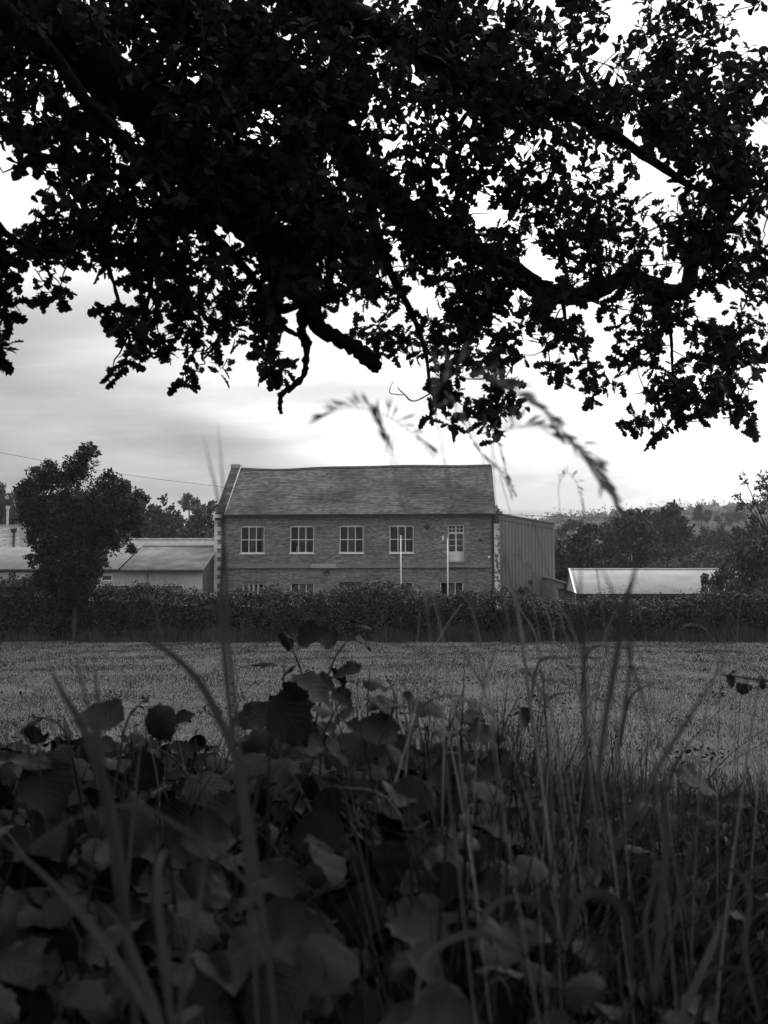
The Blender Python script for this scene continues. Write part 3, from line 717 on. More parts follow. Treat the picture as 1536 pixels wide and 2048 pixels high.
MB().add([(0, 0, -.1), (0, 20, -.1), (0, 20, zl), (0, 0, zl)], [(0, 1, 2, 3)]).add([(-Wk, 20, -.1), (0, 20, -.1), (0, 20, zl), (-Wk, 20, zh_)], [(0, 1, 2, 3)]).add([(-Wk, 0, -.1), (-Wk, 20, -.1), (-Wk, 20, zh_), (-Wk, 0, zh_)], [(0, 1, 2, 3)]).build('side_wall', M['cladding'], wh)
MB().add([(.12, -.1, zl - .0), (.12, 20.1, zl), (-Wk, 20.1, zh_ + .02), (-Wk, -.1, zh_ + .02), (.12, -.1, zl + .09), (.12, 20.1, zl + .09), (-Wk, 20.1, zh_ + .11), (-Wk, -.1, zh_ + .11)], [(0,1,2,3),(7,6,5,4),(0,4,5,1),(1,5,6,2),(2,6,7,3),(3,7,4,0)]).build('roof', M['felt'], wh)
for i in range(14):           # row of vents under the verge
    u = -4.0 + i * .29; z = zl - slopek * u - .42
    MB().box(u, u + .2, -.05, -.036, z - .03, z + .03).build('vent', M['metal_dark'], wh)
p = at(1061, 1164, Yk); MB().tube([(p[0] - wx, .0, p[2]), (p[0] - wx, -.12, p[2])], [.2, .16], 10).build('fan_outlet', M['metal_dark'], wh)
MB().box(-.05, .1, -.06, .1, -.1, zl - .02).build('corner_trim', M['cladding'], wh)
# small lean-to
Yl = 78.0; p = at(1105, 1157, Yl); q = at(1128, 1165.5, Yl)
ln = thing('lean_to', 'small lean-to with pale sloping roof against the steel clad warehouse', 'shed', (p[0], Yl, 0))
MB().add([(0, 0, 0), (q[0] - p[0], 0, 0), (q[0] - p[0], 0, q[2] - .05), (0, 0, p[2] - .05), (0, 5, 0), (q[0] - p[0], 5, 0), (q[0] - p[0], 5, q[2] - .05), (0, 5, p[2] - .05)], [(0,1,2,3),(1,5,6,2),(0,3,7,4),(4,7,6,5)]).build('wall', M['cladding'], ln)
MB().add([(-.02, -.3, p[2] - .04), (q[0] - p[0] + .2, -.3, q[2] - .08), (q[0] - p[0] + .2, 5, q[2] + .15), (-.02, 5, p[2] + .19), (-.02, -.3, p[2] + .03), (q[0] - p[0] + .2, -.3, q[2] - .01), (q[0] - p[0] + .2, 5, q[2] + .22), (-.02, 5, p[2] + .26)], [(0,3,2,1),(4,5,6,7),(0,1,5,4),(1,2,6,5),(2,3,7,6),(3,0,4,7)]).build('roof', M['white_roof'], ln)
# pale roofed shed on the right
f0 = at(1150, 1187.5, 56); r0 = at(1138.5, 1140, 60); f1 = at(1500, 1184, 56); ze = f0[2]; zk = r0[2]
sh = thing('pale_roof_shed', 'long low shed with a pale metal roof behind the right end of the hedge', 'shed', (f0[0], 56, 0))
dxr = r0[0] - f0[0]; Ls = f1[0] - f0[0] + 3
V, Fq = corrugated((0, -.15, ze), (Ls, -.15, ze), (Ls + dxr, 4, zk), (dxr, 4, zk), 26, .012, True)
link('roof', new_mesh('roof', V, Fq, M['white_roof']), sh)
V, Fq = corrugated((dxr, 4.02, zk), (Ls + dxr, 4.02, zk), (Ls + 2 * dxr, 8.15, ze), (2 * dxr, 8.15, ze), 26, .012, True)
link('roof', new_mesh('roof', V, Fq, M['white_roof']), sh)
MB().add([(.05, 0, -.1), (.05 + 2 * dxr, 8, -.1), (.05 + 2 * dxr, 8, ze - .05), (.05 + dxr, 4, zk - .06), (.05, 0, ze - .05)], [(0, 1, 2, 3, 4)]).build('gable_wall', M['stone'], sh)
MB().add([(.05, 0, -.1), (Ls, 0, -.1), (Ls, 0, ze - .05), (.05, 0, ze - .05)], [(0, 1, 2, 3)]).build('front_wall', M['metal_dark'], sh)
MB().tube([(dxr - .03, 4, zk + .03), (Ls + dxr, 4, zk + .03)], [.07, .07], 8).build('ridge_cap', M['white_roof'], sh)
MB().add([(-.04, -.17, ze - .1), (.04, -.17, ze - .1), (dxr + .04, 4, zk - .04), (dxr - .04, 4, zk - .04), (-.04, -.17, ze + .04), (.04, -.17, ze + .04), (dxr + .04, 4, zk + .1), (dxr - .04, 4, zk + .1)], BX).build('barge_board', M['white'], sh)
MB().box(0, Ls, -.28, -.16, ze - .12, ze - .01).build('gutter', M['metal_dark'], sh)
hp = at(1127, 1178, 54); hq = at(1150, 1189, 54)
ht = thing('dark_hut', 'low dark timber hut before the gable of the pale roofed shed', 'hut', (hp[0], 54, 0))
MB().add([(0, 0, 0), (hq[0] - hp[0], 0, 0), (hq[0] - hp[0], 0, hq[2]), (0, 0, hp[2]), (0, 1.6, 0), (hq[0] - hp[0], 1.6, 0), (hq[0] - hp[0], 1.6, hq[2]), (0, 1.6, hp[2])], [(0,1,2,3),(1,5,6,2),(0,3,7,4),(4,7,6,5)]).build('wall', M['metal_dark'], ht)
MB().add([(-.05, -.1, hp[2]), (hq[0] - hp[0] + .05, -.1, hq[2]), (hq[0] - hp[0] + .05, 1.7, hq[2]), (-.05, 1.7, hp[2]), (-.05, -.1, hp[2] + .05), (hq[0] - hp[0] + .05, -.1, hq[2] + .05), (hq[0] - hp[0] + .05, 1.7, hq[2] + .05), (-.05, 1.7, hp[2] + .05)], [(0,3,2,1),(4,5,6,7),(0,1,5,4),(1,2,6,5),(2,3,7,6),(3,0,4,7)]).build('roof', M['coping'], ht)
# two white poles
for px, py, lab in ((801.5, 1074, 'tall white pole standing before the fourth upper window of the brick building'), (895, 1079, 'white pole standing before the tall french window of the brick building')):
    p = at(px, py, 66.5); t = thing('flagpole', lab, 'pole', (p[0], 66.5, 0), group='white poles before the brick building')
    MB().tube([(0, 0, -.1), (0, 0, p[2] * .5), (0, 0, p[2])], [.05, .045, .036], 10).build('shaft', M['door_white'], t, smooth=True)
    MB().tube([(0, 0, p[2]), (0, 0, p[2] + .05), (0, 0, p[2] + .1)], [.045, .06, .02], 10).build('cap', M['door_white'], t)
    MB().tube([(0, 0, -.05), (0, 0, .25)], [.1, .08], 10).build('foot', M['door_white'], t)
# overhead cable
cp = [at(*q_, 64) for q_ in ((-500, 800), (-150, 876), (200, 941), (420, 971), (700, 1003), (1000, 1028), (1300, 1038), (1540, 1042), (1900, 1040))]
P = catmull(cp, 8); V, Fq = tube_arrays(P, np.full(len(P), .011), 5)
tag(link('overhead_cable', new_mesh('overhead_cable', V, Fq, M['wire'])), 'thin dark cable slung across the roof of the brick building', 'cable')

# ================================================================== TREES BEHIND
def crown_points(blobs, n, sub=9, r=rng):
    """leaf places in sub-clumps through each blob; blobs: (x,y,z,r)"""
    B_ = np.array(blobs, float); wgt = B_[:, 3] ** 2.0; wgt /= wgt.sum(); P = []; 
    for b, k in zip(B_, np.maximum(1, (wgt * n)).astype(int)):
        ns_ = max(4, int(sub * (b[3] / B_[:, 3].mean()) ** 1.5) + 3)
        d = r.normal(size=(ns_, 3)); d /= np.linalg.norm(d, axis=1, keepdims=True)
        cs = b[:3] + d * (b[3] * r.uniform(.35, .95, ns_) )[:, None]; cr = b[3] * r.uniform(.22, .45, ns_)
        pick = r.integers(0, ns_, k); d = r.normal(size=(k, 3)); d /= np.linalg.norm(d, axis=1, keepdims=True)
        P.append(cs[pick] + d * (cr[pick] * r.uniform(0, 1, k) ** (1 / 2.2))[:, None])
    return np.vstack(P)
def make_tree(name, label, cat, base, blobs, n, ls, mname, trunk_r=0.25, bark='bark', group=None, sub=9, limbs=True, twigs=None, up=0.0):
    """base (x,y,z) world, blobs world; crown = foliage mesh, trunk with limbs to the blobs"""
    t = thing(name, label, cat, base, group=group); base = np.array(base)
    P = crown_points(blobs, n, sub) - base
    R = rand_rot(len(P))
    if up:
        X_ = rng.normal(size=(len(P), 3)) * .5 + np.array([0, 0, up]); R = frames(X_, rng.normal(size=(len(P), 3)))
    V, Fc = scatter(RH_V, RH_F, P, R, rng.uniform(.6, 1.3, len(P)) * ls)
    c = link('crown', new_mesh('crown', V, Fc, M[mname]), t); c['kind'] = 'stuff'
    mb = MB(); B_ = np.array(blobs); ctr = np.average(B_[:, :3], axis=0, weights=B_[:, 3] ** 2) - base
    top = ctr * np.array([.8, .8, 1.0])
    Pt = catmull([(0, 0, -.2), top * .3 + rng.normal(0, .05, 3), top * .65, top], 3)
    mb.tube(Pt, np.linspace(trunk_r, trunk_r * .35, len(Pt)), 8)
    if limbs:
        for b in B_[np.argsort(-B_[:, 3])][:12]:
            a = Pt[rng.integers(len(Pt) // 3, len(Pt) - 2)]; q_ = b[:3] - base
            mid_ = (a + q_) / 2 + rng.normal(0, .1, 3) * np.linalg.norm(q_ - a) * .3
            Pl = catmull([a, mid_, q_], 3); mb.tube(Pl, np.linspace(trunk_r * .4, trunk_r * .1, len(Pl)), 5)
    mb.build('trunk', M[bark], t, smooth=True)
    return t
def pblobs(lst, Y, dy=1.0):
    """(px, py, r px) -> world blobs at about depth Y"""
    out = []
    for (px, py, r) in lst:
        y = Y + random.uniform(-.5, .5) * dy; p = at(px, py, y); out.append((p[0], p[1], p[2], 1.08 * r * y / F))
    return out
# small tree rising from the hedge on the left
zb3 = [(590,210,95),(620,135,50),(530,290,110),(330,290,85),(340,240,40),(250,390,110),(180,460,60),(420,430,140),(780,380,95),(860,400,65),(700,520,160),(880,540,90),(930,660,75),
       (560,600,160),(320,560,140),(400,720,150),(600,750,180),(800,720,130),(920,830,45),(300,840,70),(400,900,110),(550,930,140),(330,980,80),(500,1050,130),(620,1010,90),(690,900,75),(380,1080,70),(520,1130,80),
       (140,420,55),(190,560,70),(950,560,60),(960,700,55),(230,640,85),(260,740,85),(350,1000,115),(620,950,115),(480,1090,150),(250,900,60),(290,1040,60),(680,1000,50),(450,1130,80),(560,1170,70),(420,1180,65),(500,1200,60),(240,280,30),(570,120,22),(1020,470,28),(960,440,25),(680,170,22),(660,700,120),(500,800,120)]
Yt = 44.25
bl = pblobs([(x / 3.49, 860 + y / 3.49, r / 3.49) for x, y, r in zb3], Yt + .6, 2.2)
pt = at(147, 1270, Yt)
make_tree('small_tree', 'small dense dark tree standing in the hedge on the left', 'tree', (pt[0], Yt, 0), bl, 62000, .115, 'tree_dark', .10, 'bark', sub=34)
# right edge
make_tree('edge_tree', 'loose leaved tree leaning in at the right edge above the willow bush', 'tree', (20.8, 58, 0),
          pblobs([(1530,960,26),(1488,955,14),(1478,992,12),(1510,1020,30),(1545,1000,40),(1500,1048,18),(1555,1070,45),(1590,1010,70),(1610,1120,80)], 58, 3), 4600, .17, 'tree_mid', .2)
make_tree('willow_bush', 'feathery willow bush in front of the pale roofed shed at the right edge', 'bush', (16.5, 50, 0),
          pblobs([(1500,1130,45),(1540,1110,50),(1470,1165,45),(1520,1180,60),(1440,1160,25),(1425,1185,22),(1460,1200,40),(1560,1160,70),(1490,1105,20),(1415,1160,14)], 50, 2), 12000, .17, 'tree_pale', .1, up=1.1)
# trees behind the sheds, right
RT = [
 ('broad_tree', 'broad feathery tree behind the middle of the pale shed roof', [(1250,1060,38),(1210,1085,42),(1280,1080,42),(1240,1110,45),(1300,1115,40),(1200,1120,40),(1265,1035,22),(1225,1045,22),(1320,1130,30)], 104, 7000, .42, 'tree_mid'),
 ('wide_tree', 'low dark tree beside the steel clad warehouse corner', [(1150,1085,28),(1130,1110,32),(1165,1115,36),(1120,1140,34),(1175,1060,18),(1190,1140,34),(1145,1150,34)], 98, 5000, .38, 'tree_dark'),
 ('dark_oak', 'blackish round topped tree standing above its neighbours on the right', [(1320,1040,30),(1345,1032,28),(1300,1030,20),(1365,1060,26),(1378,1080,24),(1340,1075,34),(1310,1075,30),(1370,1105,26),(1345,1110,34)], 150, 5200, .55, 'tree_dark'),
 ('field_tree', 'small round grey tree high on the far right hillside', [(1402,1026,16),(1392,1034,12),(1412,1034,12)], 300, 2400, .5, 'tree_mid'),
 ('slope_tree', 'wide dark tree on the slope right of the blackish tree', [(1425,1075,26),(1405,1085,22),(1450,1082,22),(1430,1098,30)], 190, 4200, .45, 'tree_dark'),
 ('corner_tree', 'bushy tree behind the loose leaved tree at the right edge', [(1500,1070,32),(1475,1085,26),(1530,1075,36),(1500,1105,36),(1540,1115,40),(1465,1110,26)], 130, 3600, .5, 'tree_dark'),
 ('scrub_bush', 'pale rounded bush at the foot of the right hillside trees', [(1415,1120,22),(1390,1118,18),(1440,1128,22),(1365,1130,20)], 118, 1800, .36, 'tree_pale'),
 ('scrub_bush', 'pale thicket just above the right half of the shed ridge', [(1340,1138,18),(1310,1142,16),(1465,1140,24),(1495,1150,24),(1400,1150,22)], 92, 2000, .3, 'tree_pale'),
 ('far_tree', 'grey tree on the ridge directly above the blackish tree', [(1460,1035,16),(1480,1030,14),(1440,1040,13)], 340, 2400, .5, 'tree_mid'),
 ('far_tree', 'dim tree on the slope just right of the warehouse roof', [(1135,1055,14),(1120,1065,12),(1110,1085,14),(1150,1045,10)], 210, 2600, .42, 'tree_mid'),
 # left
 ('pale_tree', 'pale feathery tree close against the left gable of the brick building', [(400,1030,24),(415,1050,28),(385,1060,28),(405,1080,30),(372,1085,24),(425,1015,14)], 112, 4200, .4, 'tree_pale'),
 ('ridge_tree', 'round dark tree standing up on the left skyline', [(376,1000,12),(366,1006,9),(388,1006,9),(377,1012,12)], 230, 1100, .55, 'tree_dark'),
 ('dark_tree', 'dark wide tree above the rear shed roof left of the pale tree', [(330,1025,26),(305,1040,30),(345,1050,28),(320,1070,34),(280,1060,30),(355,1075,26),(290,1015,18)], 128, 4600, .45, 'tree_dark'),
 ('dark_tree', 'dark tree peeping out behind the small tree on its right side', [(262,1000,22),(240,1020,30),(285,1000,12),(265,1040,34),(215,1040,34)], 140, 3400, .5, 'tree_dark'),
 ('hill_tree', 'dark round treetop at the left picture edge', [(-6,985,26),(-30,1000,34),(2,1000,18),(-15,1030,40)], 170, 4200, .45, 'tree_dark'),
 ('hedgerow_tree', 'grey wide tree behind the steel flue at the left edge', [(20,1010,24),(40,995,20),(55,1015,26),(10,1035,30),(45,1040,30),(80,1030,34)], 135, 4200, .5, 'tree_mid'),
 ('hedgerow_tree', 'grey tree directly behind the crown of the small tree', [(120,1010,30),(150,1030,40),(180,1010,30),(110,1045,36),(190,1050,36)], 138, 3000, .5, 'tree_mid'),
]
for nm, lab, lst, Yq, n_, ls_, mm in RT:
    bl = pblobs(lst, Yq, Yq * .05); cx_ = np.mean([b[0] for b in bl]); zbase = float(hill_z(np.array(cx_), np.array(Yq))) if Yq > 140 else 0.0
    make_tree(nm, lab, 'bush' if 'bush' in nm else 'tree', (cx_, Yq, zbase), bl, n_, ls_, mm, .3 if Yq < 160 else .35, limbs=Yq < 160, group='trees beyond the buildings')

# ================================================================== HEDGE
HY = 45.6
def hedge_top(x):
    px = 768 + x * F / HY
    base_ = np.interp(px, [-400, 0, 90, 200, 330, 430, 600, 700, 760, 830, 950, 1060, 1150, 1300, 1400, 1536, 1900],
                          [1168, 1166, 1168, 1174, 1178, 1180, 1182, 1172, 1166, 1176, 1186, 1192, 1204, 1200, 1196, 1186, 1186])
    return 1.5 + (HORIZON - base_) / F * HY - np.interp(px, [-400, 150, 420, 1000, 1200], [.1, .12, .27, .27, .15])
hd = thing('hedge', 'long dense dark clipped hedge along the far side of the field', 'hedge', (0, HY, 0))
hx_ = np.linspace(-34, 34, 137); T_ = hedge_top(hx_) - .42 + .1 * fib_noise(hx_, hx_ * .3, 2.2, 9)
V, Fc = [], []
for i, (x, z) in enumerate(zip(hx_, T_)):
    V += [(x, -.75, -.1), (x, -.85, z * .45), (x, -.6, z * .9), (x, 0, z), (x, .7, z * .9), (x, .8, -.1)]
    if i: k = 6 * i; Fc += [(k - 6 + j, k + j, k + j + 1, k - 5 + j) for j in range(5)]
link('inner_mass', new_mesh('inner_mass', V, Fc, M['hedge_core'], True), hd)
n = 118000
xx = rng.uniform(-33, 33, n) * np.where(rng.uniform(0, 1, n) < .75, .52, 1.0); a = rng.uniform(0, 1, n)
tp = hedge_top(xx) + .24 * fib_noise(xx, xx * .2, 2.1, 21) + .13 * fib_noise(xx, xx, 8.0, 22)
bul = .34 * fib_noise(xx, a * 4, 2.2, 23)
yy = np.where(a < .62, -1.05 - bul, np.interp(a, [.62, .72, 1.0], [-1.0, -.75, .6])); zz = np.where(a < .62, tp * (a / .62) ** .85, tp + .1 * bul)
edge = (a > .5) & (a < .72); 
P = np.stack([xx, yy, zz], -1) + rng.normal(0, 1, (n, 3)) * np.array([.06, .14, .11])
P[:, 2] = np.maximum(P[:, 2], .03)
V, Fc = scatter(RH_V, RH_F, P, rand_rot(n), rng.uniform(.055, .135, n))
o = link('foliage', new_mesh('foliage', V, Fc, M['hedge']), hd); o['kind'] = 'stuff'
n = 3600        # shoots standing up from the top
xs = rng.uniform(-33, 33, n) * np.where(rng.uniform(0, 1, n) < .75, .52, 1.0); P0 = np.stack([xs, rng.uniform(-.8, .5, n), hedge_top(xs) + .22 * fib_noise(xs, xs * .2, 2.1, 21) - .05], -1)
hh = rng.gamma(2.0, .12, n) + .06; dirn = rng.normal(0, .22, (n, 3)) + np.array([0, 0, 1]); PP = []; SS = []; DD = []
for k in range(7):
    t_ = (k + .5) / 7; PP.append(P0 + dirn * (hh * t_)[:, None] + rng.normal(0, .018, (n, 3))); SS.append(rng.uniform(.045, .10, n) * (1.1 - .5 * t_)); DD.append(rng.normal(0, .7, (n, 3)) + np.array([0, 0, .9]))
V, Fc = scatter(RH_V, RH_F, np.vstack(PP), frames(np.vstack(DD), rng.normal(size=(7 * n, 3))), np.concatenate(SS))
o = link('shoots', new_mesh('shoots', V, Fc, M['tall']), hd); o['kind'] = 'stuff'
# rough grass and nettles along the foot of the hedge
n = 42000
xx = rng.uniform(-19, 19, n); cl_ = fib_noise(xx, xx * .3, 1.9, 31)
yy = HY - 1.25 - np.abs(rng.normal(0, .5, n)) * (1 + .8 * np.clip(cl_, -1, 1)) - .3 * cl_; hh = (.08 + .42 * rng.uniform(0, 1, n) ** 1.7) * (1 + .9 * np.clip(cl_ + .5 * fib_noise(xx, yy, 6.0, 33), -1, 1)) + np.where(rng.uniform(0, 1, n) < .03, .35, 0)
V, Fc = blades(np.stack([xx, yy, 0 * xx], -1), hh, np.full(n, .011), .55)
tag(link('hedge_foot_grass', new_mesh('hedge_foot_grass', V, Fc, M['foot'])), 'rough tall grass along the foot of the hedge', 'grass', kind='stuff')
# bushes standing in or behind the hedge
make_tree('hedge_bush', 'dark bush bulging up from the hedge below the third window', 'bush', (at(760, 1200, 46.6)[0], 46.6, 0), pblobs([(720,1188,16),(745,1180,18),(775,1180,18),(800,1186,14),(760,1196,24)], 46.6, .6), 3800, .10, 'hedge', .05)
make_tree('hedge_bush', 'weedy bush at the foot of the peeling corner pier', 'bush', (at(1030, 1200, 50)[0], 50, 0), pblobs([(1010,1190,14),(1040,1190,16),(1065,1196,14),(985,1192,12),(1030,1200,18)], 50, .6), 2600, .11, 'hedge', .05)
make_tree('hedge_bush', 'tall loose bush left of the small tree foot', 'bush', (at(40, 1200, 46.4)[0], 46.4, 0), pblobs([(20,1175,26),(60,1170,24),(95,1178,20),(-20,1180,30),(40,1195,34)], 46.4, .6), 4200, .11, 'tree_mid', .05, up=.7)
for px, py, w_, mm, lab in ((300, 1196, 26, 'tree_mid', 'paler bush in the hedge below the low outbuilding'), (560, 1206, 24, 'tree_dark', 'dark bush in the hedge below the second window'), (905, 1204, 24, 'tall', 'pale weedy bush in the hedge below the french window'), (1180, 1222, 24, 'tree_mid', 'paler bush in the hedge below the left end of the pale shed roof'), (1320, 1218, 26, 'tall', 'pale ragged bush in the hedge below the middle of the pale shed roof'), (430, 1212, 20, 'tall', 'pale ragged bush in the hedge below the white quoins')):
    Yh = HY - .75; x_ = at(px, py, Yh)[0]
    make_tree('hedge_bush', lab, 'bush', (x_, Yh, 0), pblobs([(px + random.uniform(-w_ * 1.4, w_ * 1.4), py + random.uniform(-8, 34), w_ * random.uniform(.4, .8)) for _ in range(9)], Yh, .5), 3600, .095, mm, .03, sub=16, limbs=False, up=.4)
# weeds growing on top of the peeling pier
p = at(995, 1012, 70.6)
make_tree('wall_weed', 'straggly weed sprouting from the top of the peeling corner pier', 'weed', (p[0], 70.6, EAVE - .02), [(p[0] + .02, 70.6, EAVE + .22, .2), (p[0] + .2, 70.6, EAVE + .1, .14), (p[0] - .05, 70.6, EAVE + .45, .1)], 260, .09, 'tree_mid', .015, limbs=False)

# ================================================================== OAK OVERHEAD
oak_base = np.array([-3.6, 4.0, 0.0])
oak = thing('oak_tree', 'large dark oak with long drooping limbs hanging over the view', 'tree', oak_base)
nodes = []          # points that twigs may grow from
lk = .74
def limb(name, pts, per=6, sides=9, rough=.12, label=None, node=True):
    """pts: (px, py, Y, r) or ('w', x, y, z, r)"""
    P = []; R_ = []
    for q in pts:
        if q[0] == 'w': P.append(q[1:4]); R_.append(q[4])
        else: P.append(at(q[0], q[1], q[2])); R_.append(q[3])
    P = catmull(P, per); R_ = np.interp(np.linspace(0, 1, len(P)), np.linspace(0, 1, len(R_)), R_)
    P = P + rng.normal(0, .10, P.shape) * R_[:, None]
    R_ = R_ * (1 + rough * rng.normal(size=len(R_)).clip(-1.5, 1.8))
    R_ = R_ * lk; mb = MB().tube(P - oak_base, R_, sides)
    o_ = mb.build(name, M['oak_bark'], oak, smooth=True)
    if label: o_['label'] = label
    if node: nodes.extend(P[2:])
    return P
TOP = ('w', -3.45, 4.05, 3.7, .36)
Pt = catmull([(-3.6, 4.0, -.2), (-3.62, 4.0, .6), (-3.55, 4.02, 2.2), (-3.45, 4.05, 3.8), (-3.2, 4.1, 5.4), (-3.0, 4.0, 7.2)], 5)
MB().tube(Pt - oak_base, np.interp(np.linspace(0, 1, len(Pt)), [0, .1, .3, .6, 1], [.62, .5, .44, .36, .12]), 14).build('trunk', M['oak_bark'], oak, smooth=True); nodes.extend(Pt[14:])
limb('limb', [TOP, (-320, -150, 4.4, .24), (60, 10, 4.7, .19), (250, 180, 4.9, .165), (390, 330, 5.1, .15), (500, 450, 5.2, .125), (585, 535, 5.3, .10), (622, 580, 5.3, .062), (626, 630, 5.3, .056), (645, 663, 5.3, .055), (690, 685, 5.3, .052), (730, 708, 5.3, .052), (750, 730, 5.3, .052), (755, 740, 5.3, .03)], label='thick limb ending in a broken stub')
limb('limb', [(745, 722, 5.3, .02), (757, 712, 5.28, .018), (764, 705, 5.27, .012)], per=3, node=False)
limb('limb', [(600, 560, 5.3, .05), (606, 598, 5.3, .034), (570, 617, 5.32, .03), (528, 625, 5.34, .025), (482, 627, 5.36, .02), (456, 640, 5.36, .014), (437, 682, 5.36, .014), (420, 703, 5.36, .010), (407, 718, 5.36, .006)])
limb('dead_branch', [(600, 600, 5.3, .030), (606, 643, 5.3, .029), (602, 666, 5.28, .028), (613, 684, 5.28, .032), (611, 728, 5.28, .021), (609, 747, 5.28, .023), (593, 767, 5.27, .019), (575, 780, 5.27, .019), (563, 790, 5.27, .022), (560, 812, 5.27, .012), (562, 826, 5.27, .012)], per=5, rough=.24, node=False, label='crooked bare dead branch hanging down')
limb('limb', [(612, 684, 5.28, .02), (625, 687, 5.28, .016)], per=3, node=False)
limb('limb', [(566, 788, 5.27, .014), (555, 791, 5.27, .008)], per=3, node=False)
limb('limb', [(601, 668, 5.28, .012), (604, 694, 5.28, .006)], per=3, node=False)
limb('limb', [TOP, (-260, -60, 4.2, .12), (60, 70, 4.4, .055), (170, 200, 4.5, .046), (300, 340, 4.7, .042), (430, 480, 4.9, .036), (482, 529, 5.0, .033), (521, 575, 5.05, .028), (541, 614, 5.1, .022), (557, 643, 5.15, .018), (580, 663, 5.2, .018), (603, 672, 5.26, .016)])
limb('limb', [('w', -3.3, 4.1, 4.6, .26), (-100, -330, 4.8, .22), (300, -20, 5.2, .18), (540, 130, 5.5, .155), (690, 300, 5.8, .13), (800, 415, 5.9, .10), (900, 475, 6.0, .092), (1000, 530, 6.1, .09), (1080, 578, 6.1, .088), (1165, 592, 6.1, .075), (1250, 555, 6.2, .066), (1300, 572, 6.2, .085), (1325, 605, 6.2, .075), (1330, 634, 6.2, .04)], label='long dark limb sweeping down to the right')
limb('limb', [(1310, 590, 6.2, .07), (1370, 575, 6.2, .065), (1392, 520, 6.25, .05), (1440, 470, 6.3, .035), (1500, 400, 6.3, .02), (1560, 350, 6.3, .012)])
limb('limb', [(1400, 505, 6.2, .02), (1470, 565, 6.15, .013), (1500, 588, 6.1, .011), (1545, 598, 6.1, .008)])
limb('limb', [('w', -3.2, 4.1, 5.2, .22), (250, -280, 5.2, .17), (560, -40, 5.4, .14), (800, 80, 5.7, .085), (980, 180, 5.9, .070), (1130, 225, 6.0, .06), (1240, 280, 6.1, .046), (1330, 340, 6.2, .035), (1420, 392, 6.2, .024), (1500, 425, 6.2, .012)])
limb('limb', [(820, 430, 5.9, .05), (857, 400, 5.85, .036), (857, 330, 5.8, .03), (880, 288, 5.8, .026), (915, 255, 5.8, .02), (945, 210, 5.8, .012)])
limb('limb', [(380, 420, 4.9, .022), (345, 465, 4.85, .018), (310, 520, 4.8, .014), (297, 600, 4.8, .013), (275, 668, 4.8, .009), (292, 695, 4.8, .009), (307, 716, 4.8, .007)])
limb('limb', [(215, 300, 4.7, .02), (205, 420, 4.7, .015), (215, 520, 4.7, .012), (240, 610, 4.7, .009), (262, 660, 4.7, .006)])
limb('limb', [(1125, 590, 6.1, .02), (1132, 650, 6.05, .01), (1148, 705, 6.0, .007), (1155, 722, 6.0, .005)])
limb('limb', [(1335, 625, 6.2, .02), (1343, 680, 6.15, .014), (1345, 740, 6.1, .011), (1352, 800, 6.1, .006)])
limb('limb', [(730, 350, 5.8, .05), (770, 520, 5.7, .03), (820, 620, 5.6, .022), (850, 700, 5.5, .015), (860, 780, 5.5, .008)])
limb('limb', [(880, 775, 5.5, .006), (830, 802, 5.5, .005), (808, 788, 5.5, .004), (795, 775, 5.5, .003)], node=False)
limb('limb', [(808, 790, 5.5, .003), (782, 787, 5.5, .003), (780, 777, 5.5, .0025), (786, 763, 5.5, .002)], node=False)
limb('limb', [('w', -3.3, 4.1, 4.4, .2), (-420, 60, 4.3, .09), (-120, 330, 4.5, .04), (30, 480, 4.7, .018), (130, 500, 4.8, .012), (190, 480, 4.9, .006)])
limb('limb', [(-120, 330, 4.5, .03), (-60, 480, 4.5, .02), (-15, 600, 4.5, .012), (5, 700, 4.5, .006)])
# limbs of the crown above and behind the camera
for (ex, ey, ez, r_2) in ((2.5, 1.5, 6.3, .2), (5.5, 4.5, 5.8, .2), (-1.5, -3.5, 5.8, .2), (3.0, -2.5, 5.6, .16), (-7.5, 1.0, 5.6, .2), (-6.5, 6.5, 6.0, .2), (1.0, 8.5, 7.0, .18), (-1.0, 3.5, 8.2, .15), (5.0, 1.0, 5.2, .12), (-4.5, -3.0, 5.0, .14)):
    limb('limb', [('w', -3.25, 4.08, 4.4 + .3 * r_2, r_2), ('w', -3.2 + (ex + 3.2) * .35, 4 + (ey - 4) * .35, ez * .95, r_2 * .7), ('w', -3.2 + (ex + 3.2) * .7, 4 + (ey - 4) * .7, ez + .25, r_2 * .45), ('w', ex, ey, ez, .02)], per=5, sides=7)
GRID = ['999999999998888886752123', '889998998899999977865665', '756985998798379987668876', '478799998875268767668986', '685669968966457656775785',
        '456668999878885566642477', '568878889998873467625777', '466774558997884567635886', '122464654586666665564576', '202366764113677634200433',
        '202355511013876401035642', '100000000001256301455644', '000000000000054201245534', '000000000000110000001001']
clusters = []
for j, row in enumerate(GRID):
    for i, ch in enumerate(row):
        c_ = int(ch) / 9.4
        if c_ == 0: continue
        lam = -math.log(1 - c_) * ((2.2 if i > 12 else 1.7) if j > 5 else (2.5 if i > 12 else 1.8))
        for _ in range(rng.poisson(lam)):
            px = (i + rng.uniform(0, 1)) * 64; py = (j + rng.uniform(0, 1)) * 64
            Yc = (rng.uniform(4.4, 5.6) if px < 700 else rng.uniform(5.0, 6.6)) + (rng.uniform(-.4, 1.4) if j < 5 else 0)
            if px < 40 and j > 7: px = rng.uniform(-34, 6)
            p = at(px, py, Yc)
            for _k in range(rng.integers(3, 6)):            # a spray of a few rosettes
                clusters.append((p + rng.normal(0, .072, 3) * np.array([1, 1.4, .85]), 2 if j < 6 else 1, j, c_))
for _ in range(26):         # the fringe hanging down the left edge
    clusters.append((at(rng.uniform(-40, 20) , rng.uniform(500, 725), rng.uniform(4.35, 4.65)), 1, 8, .8))
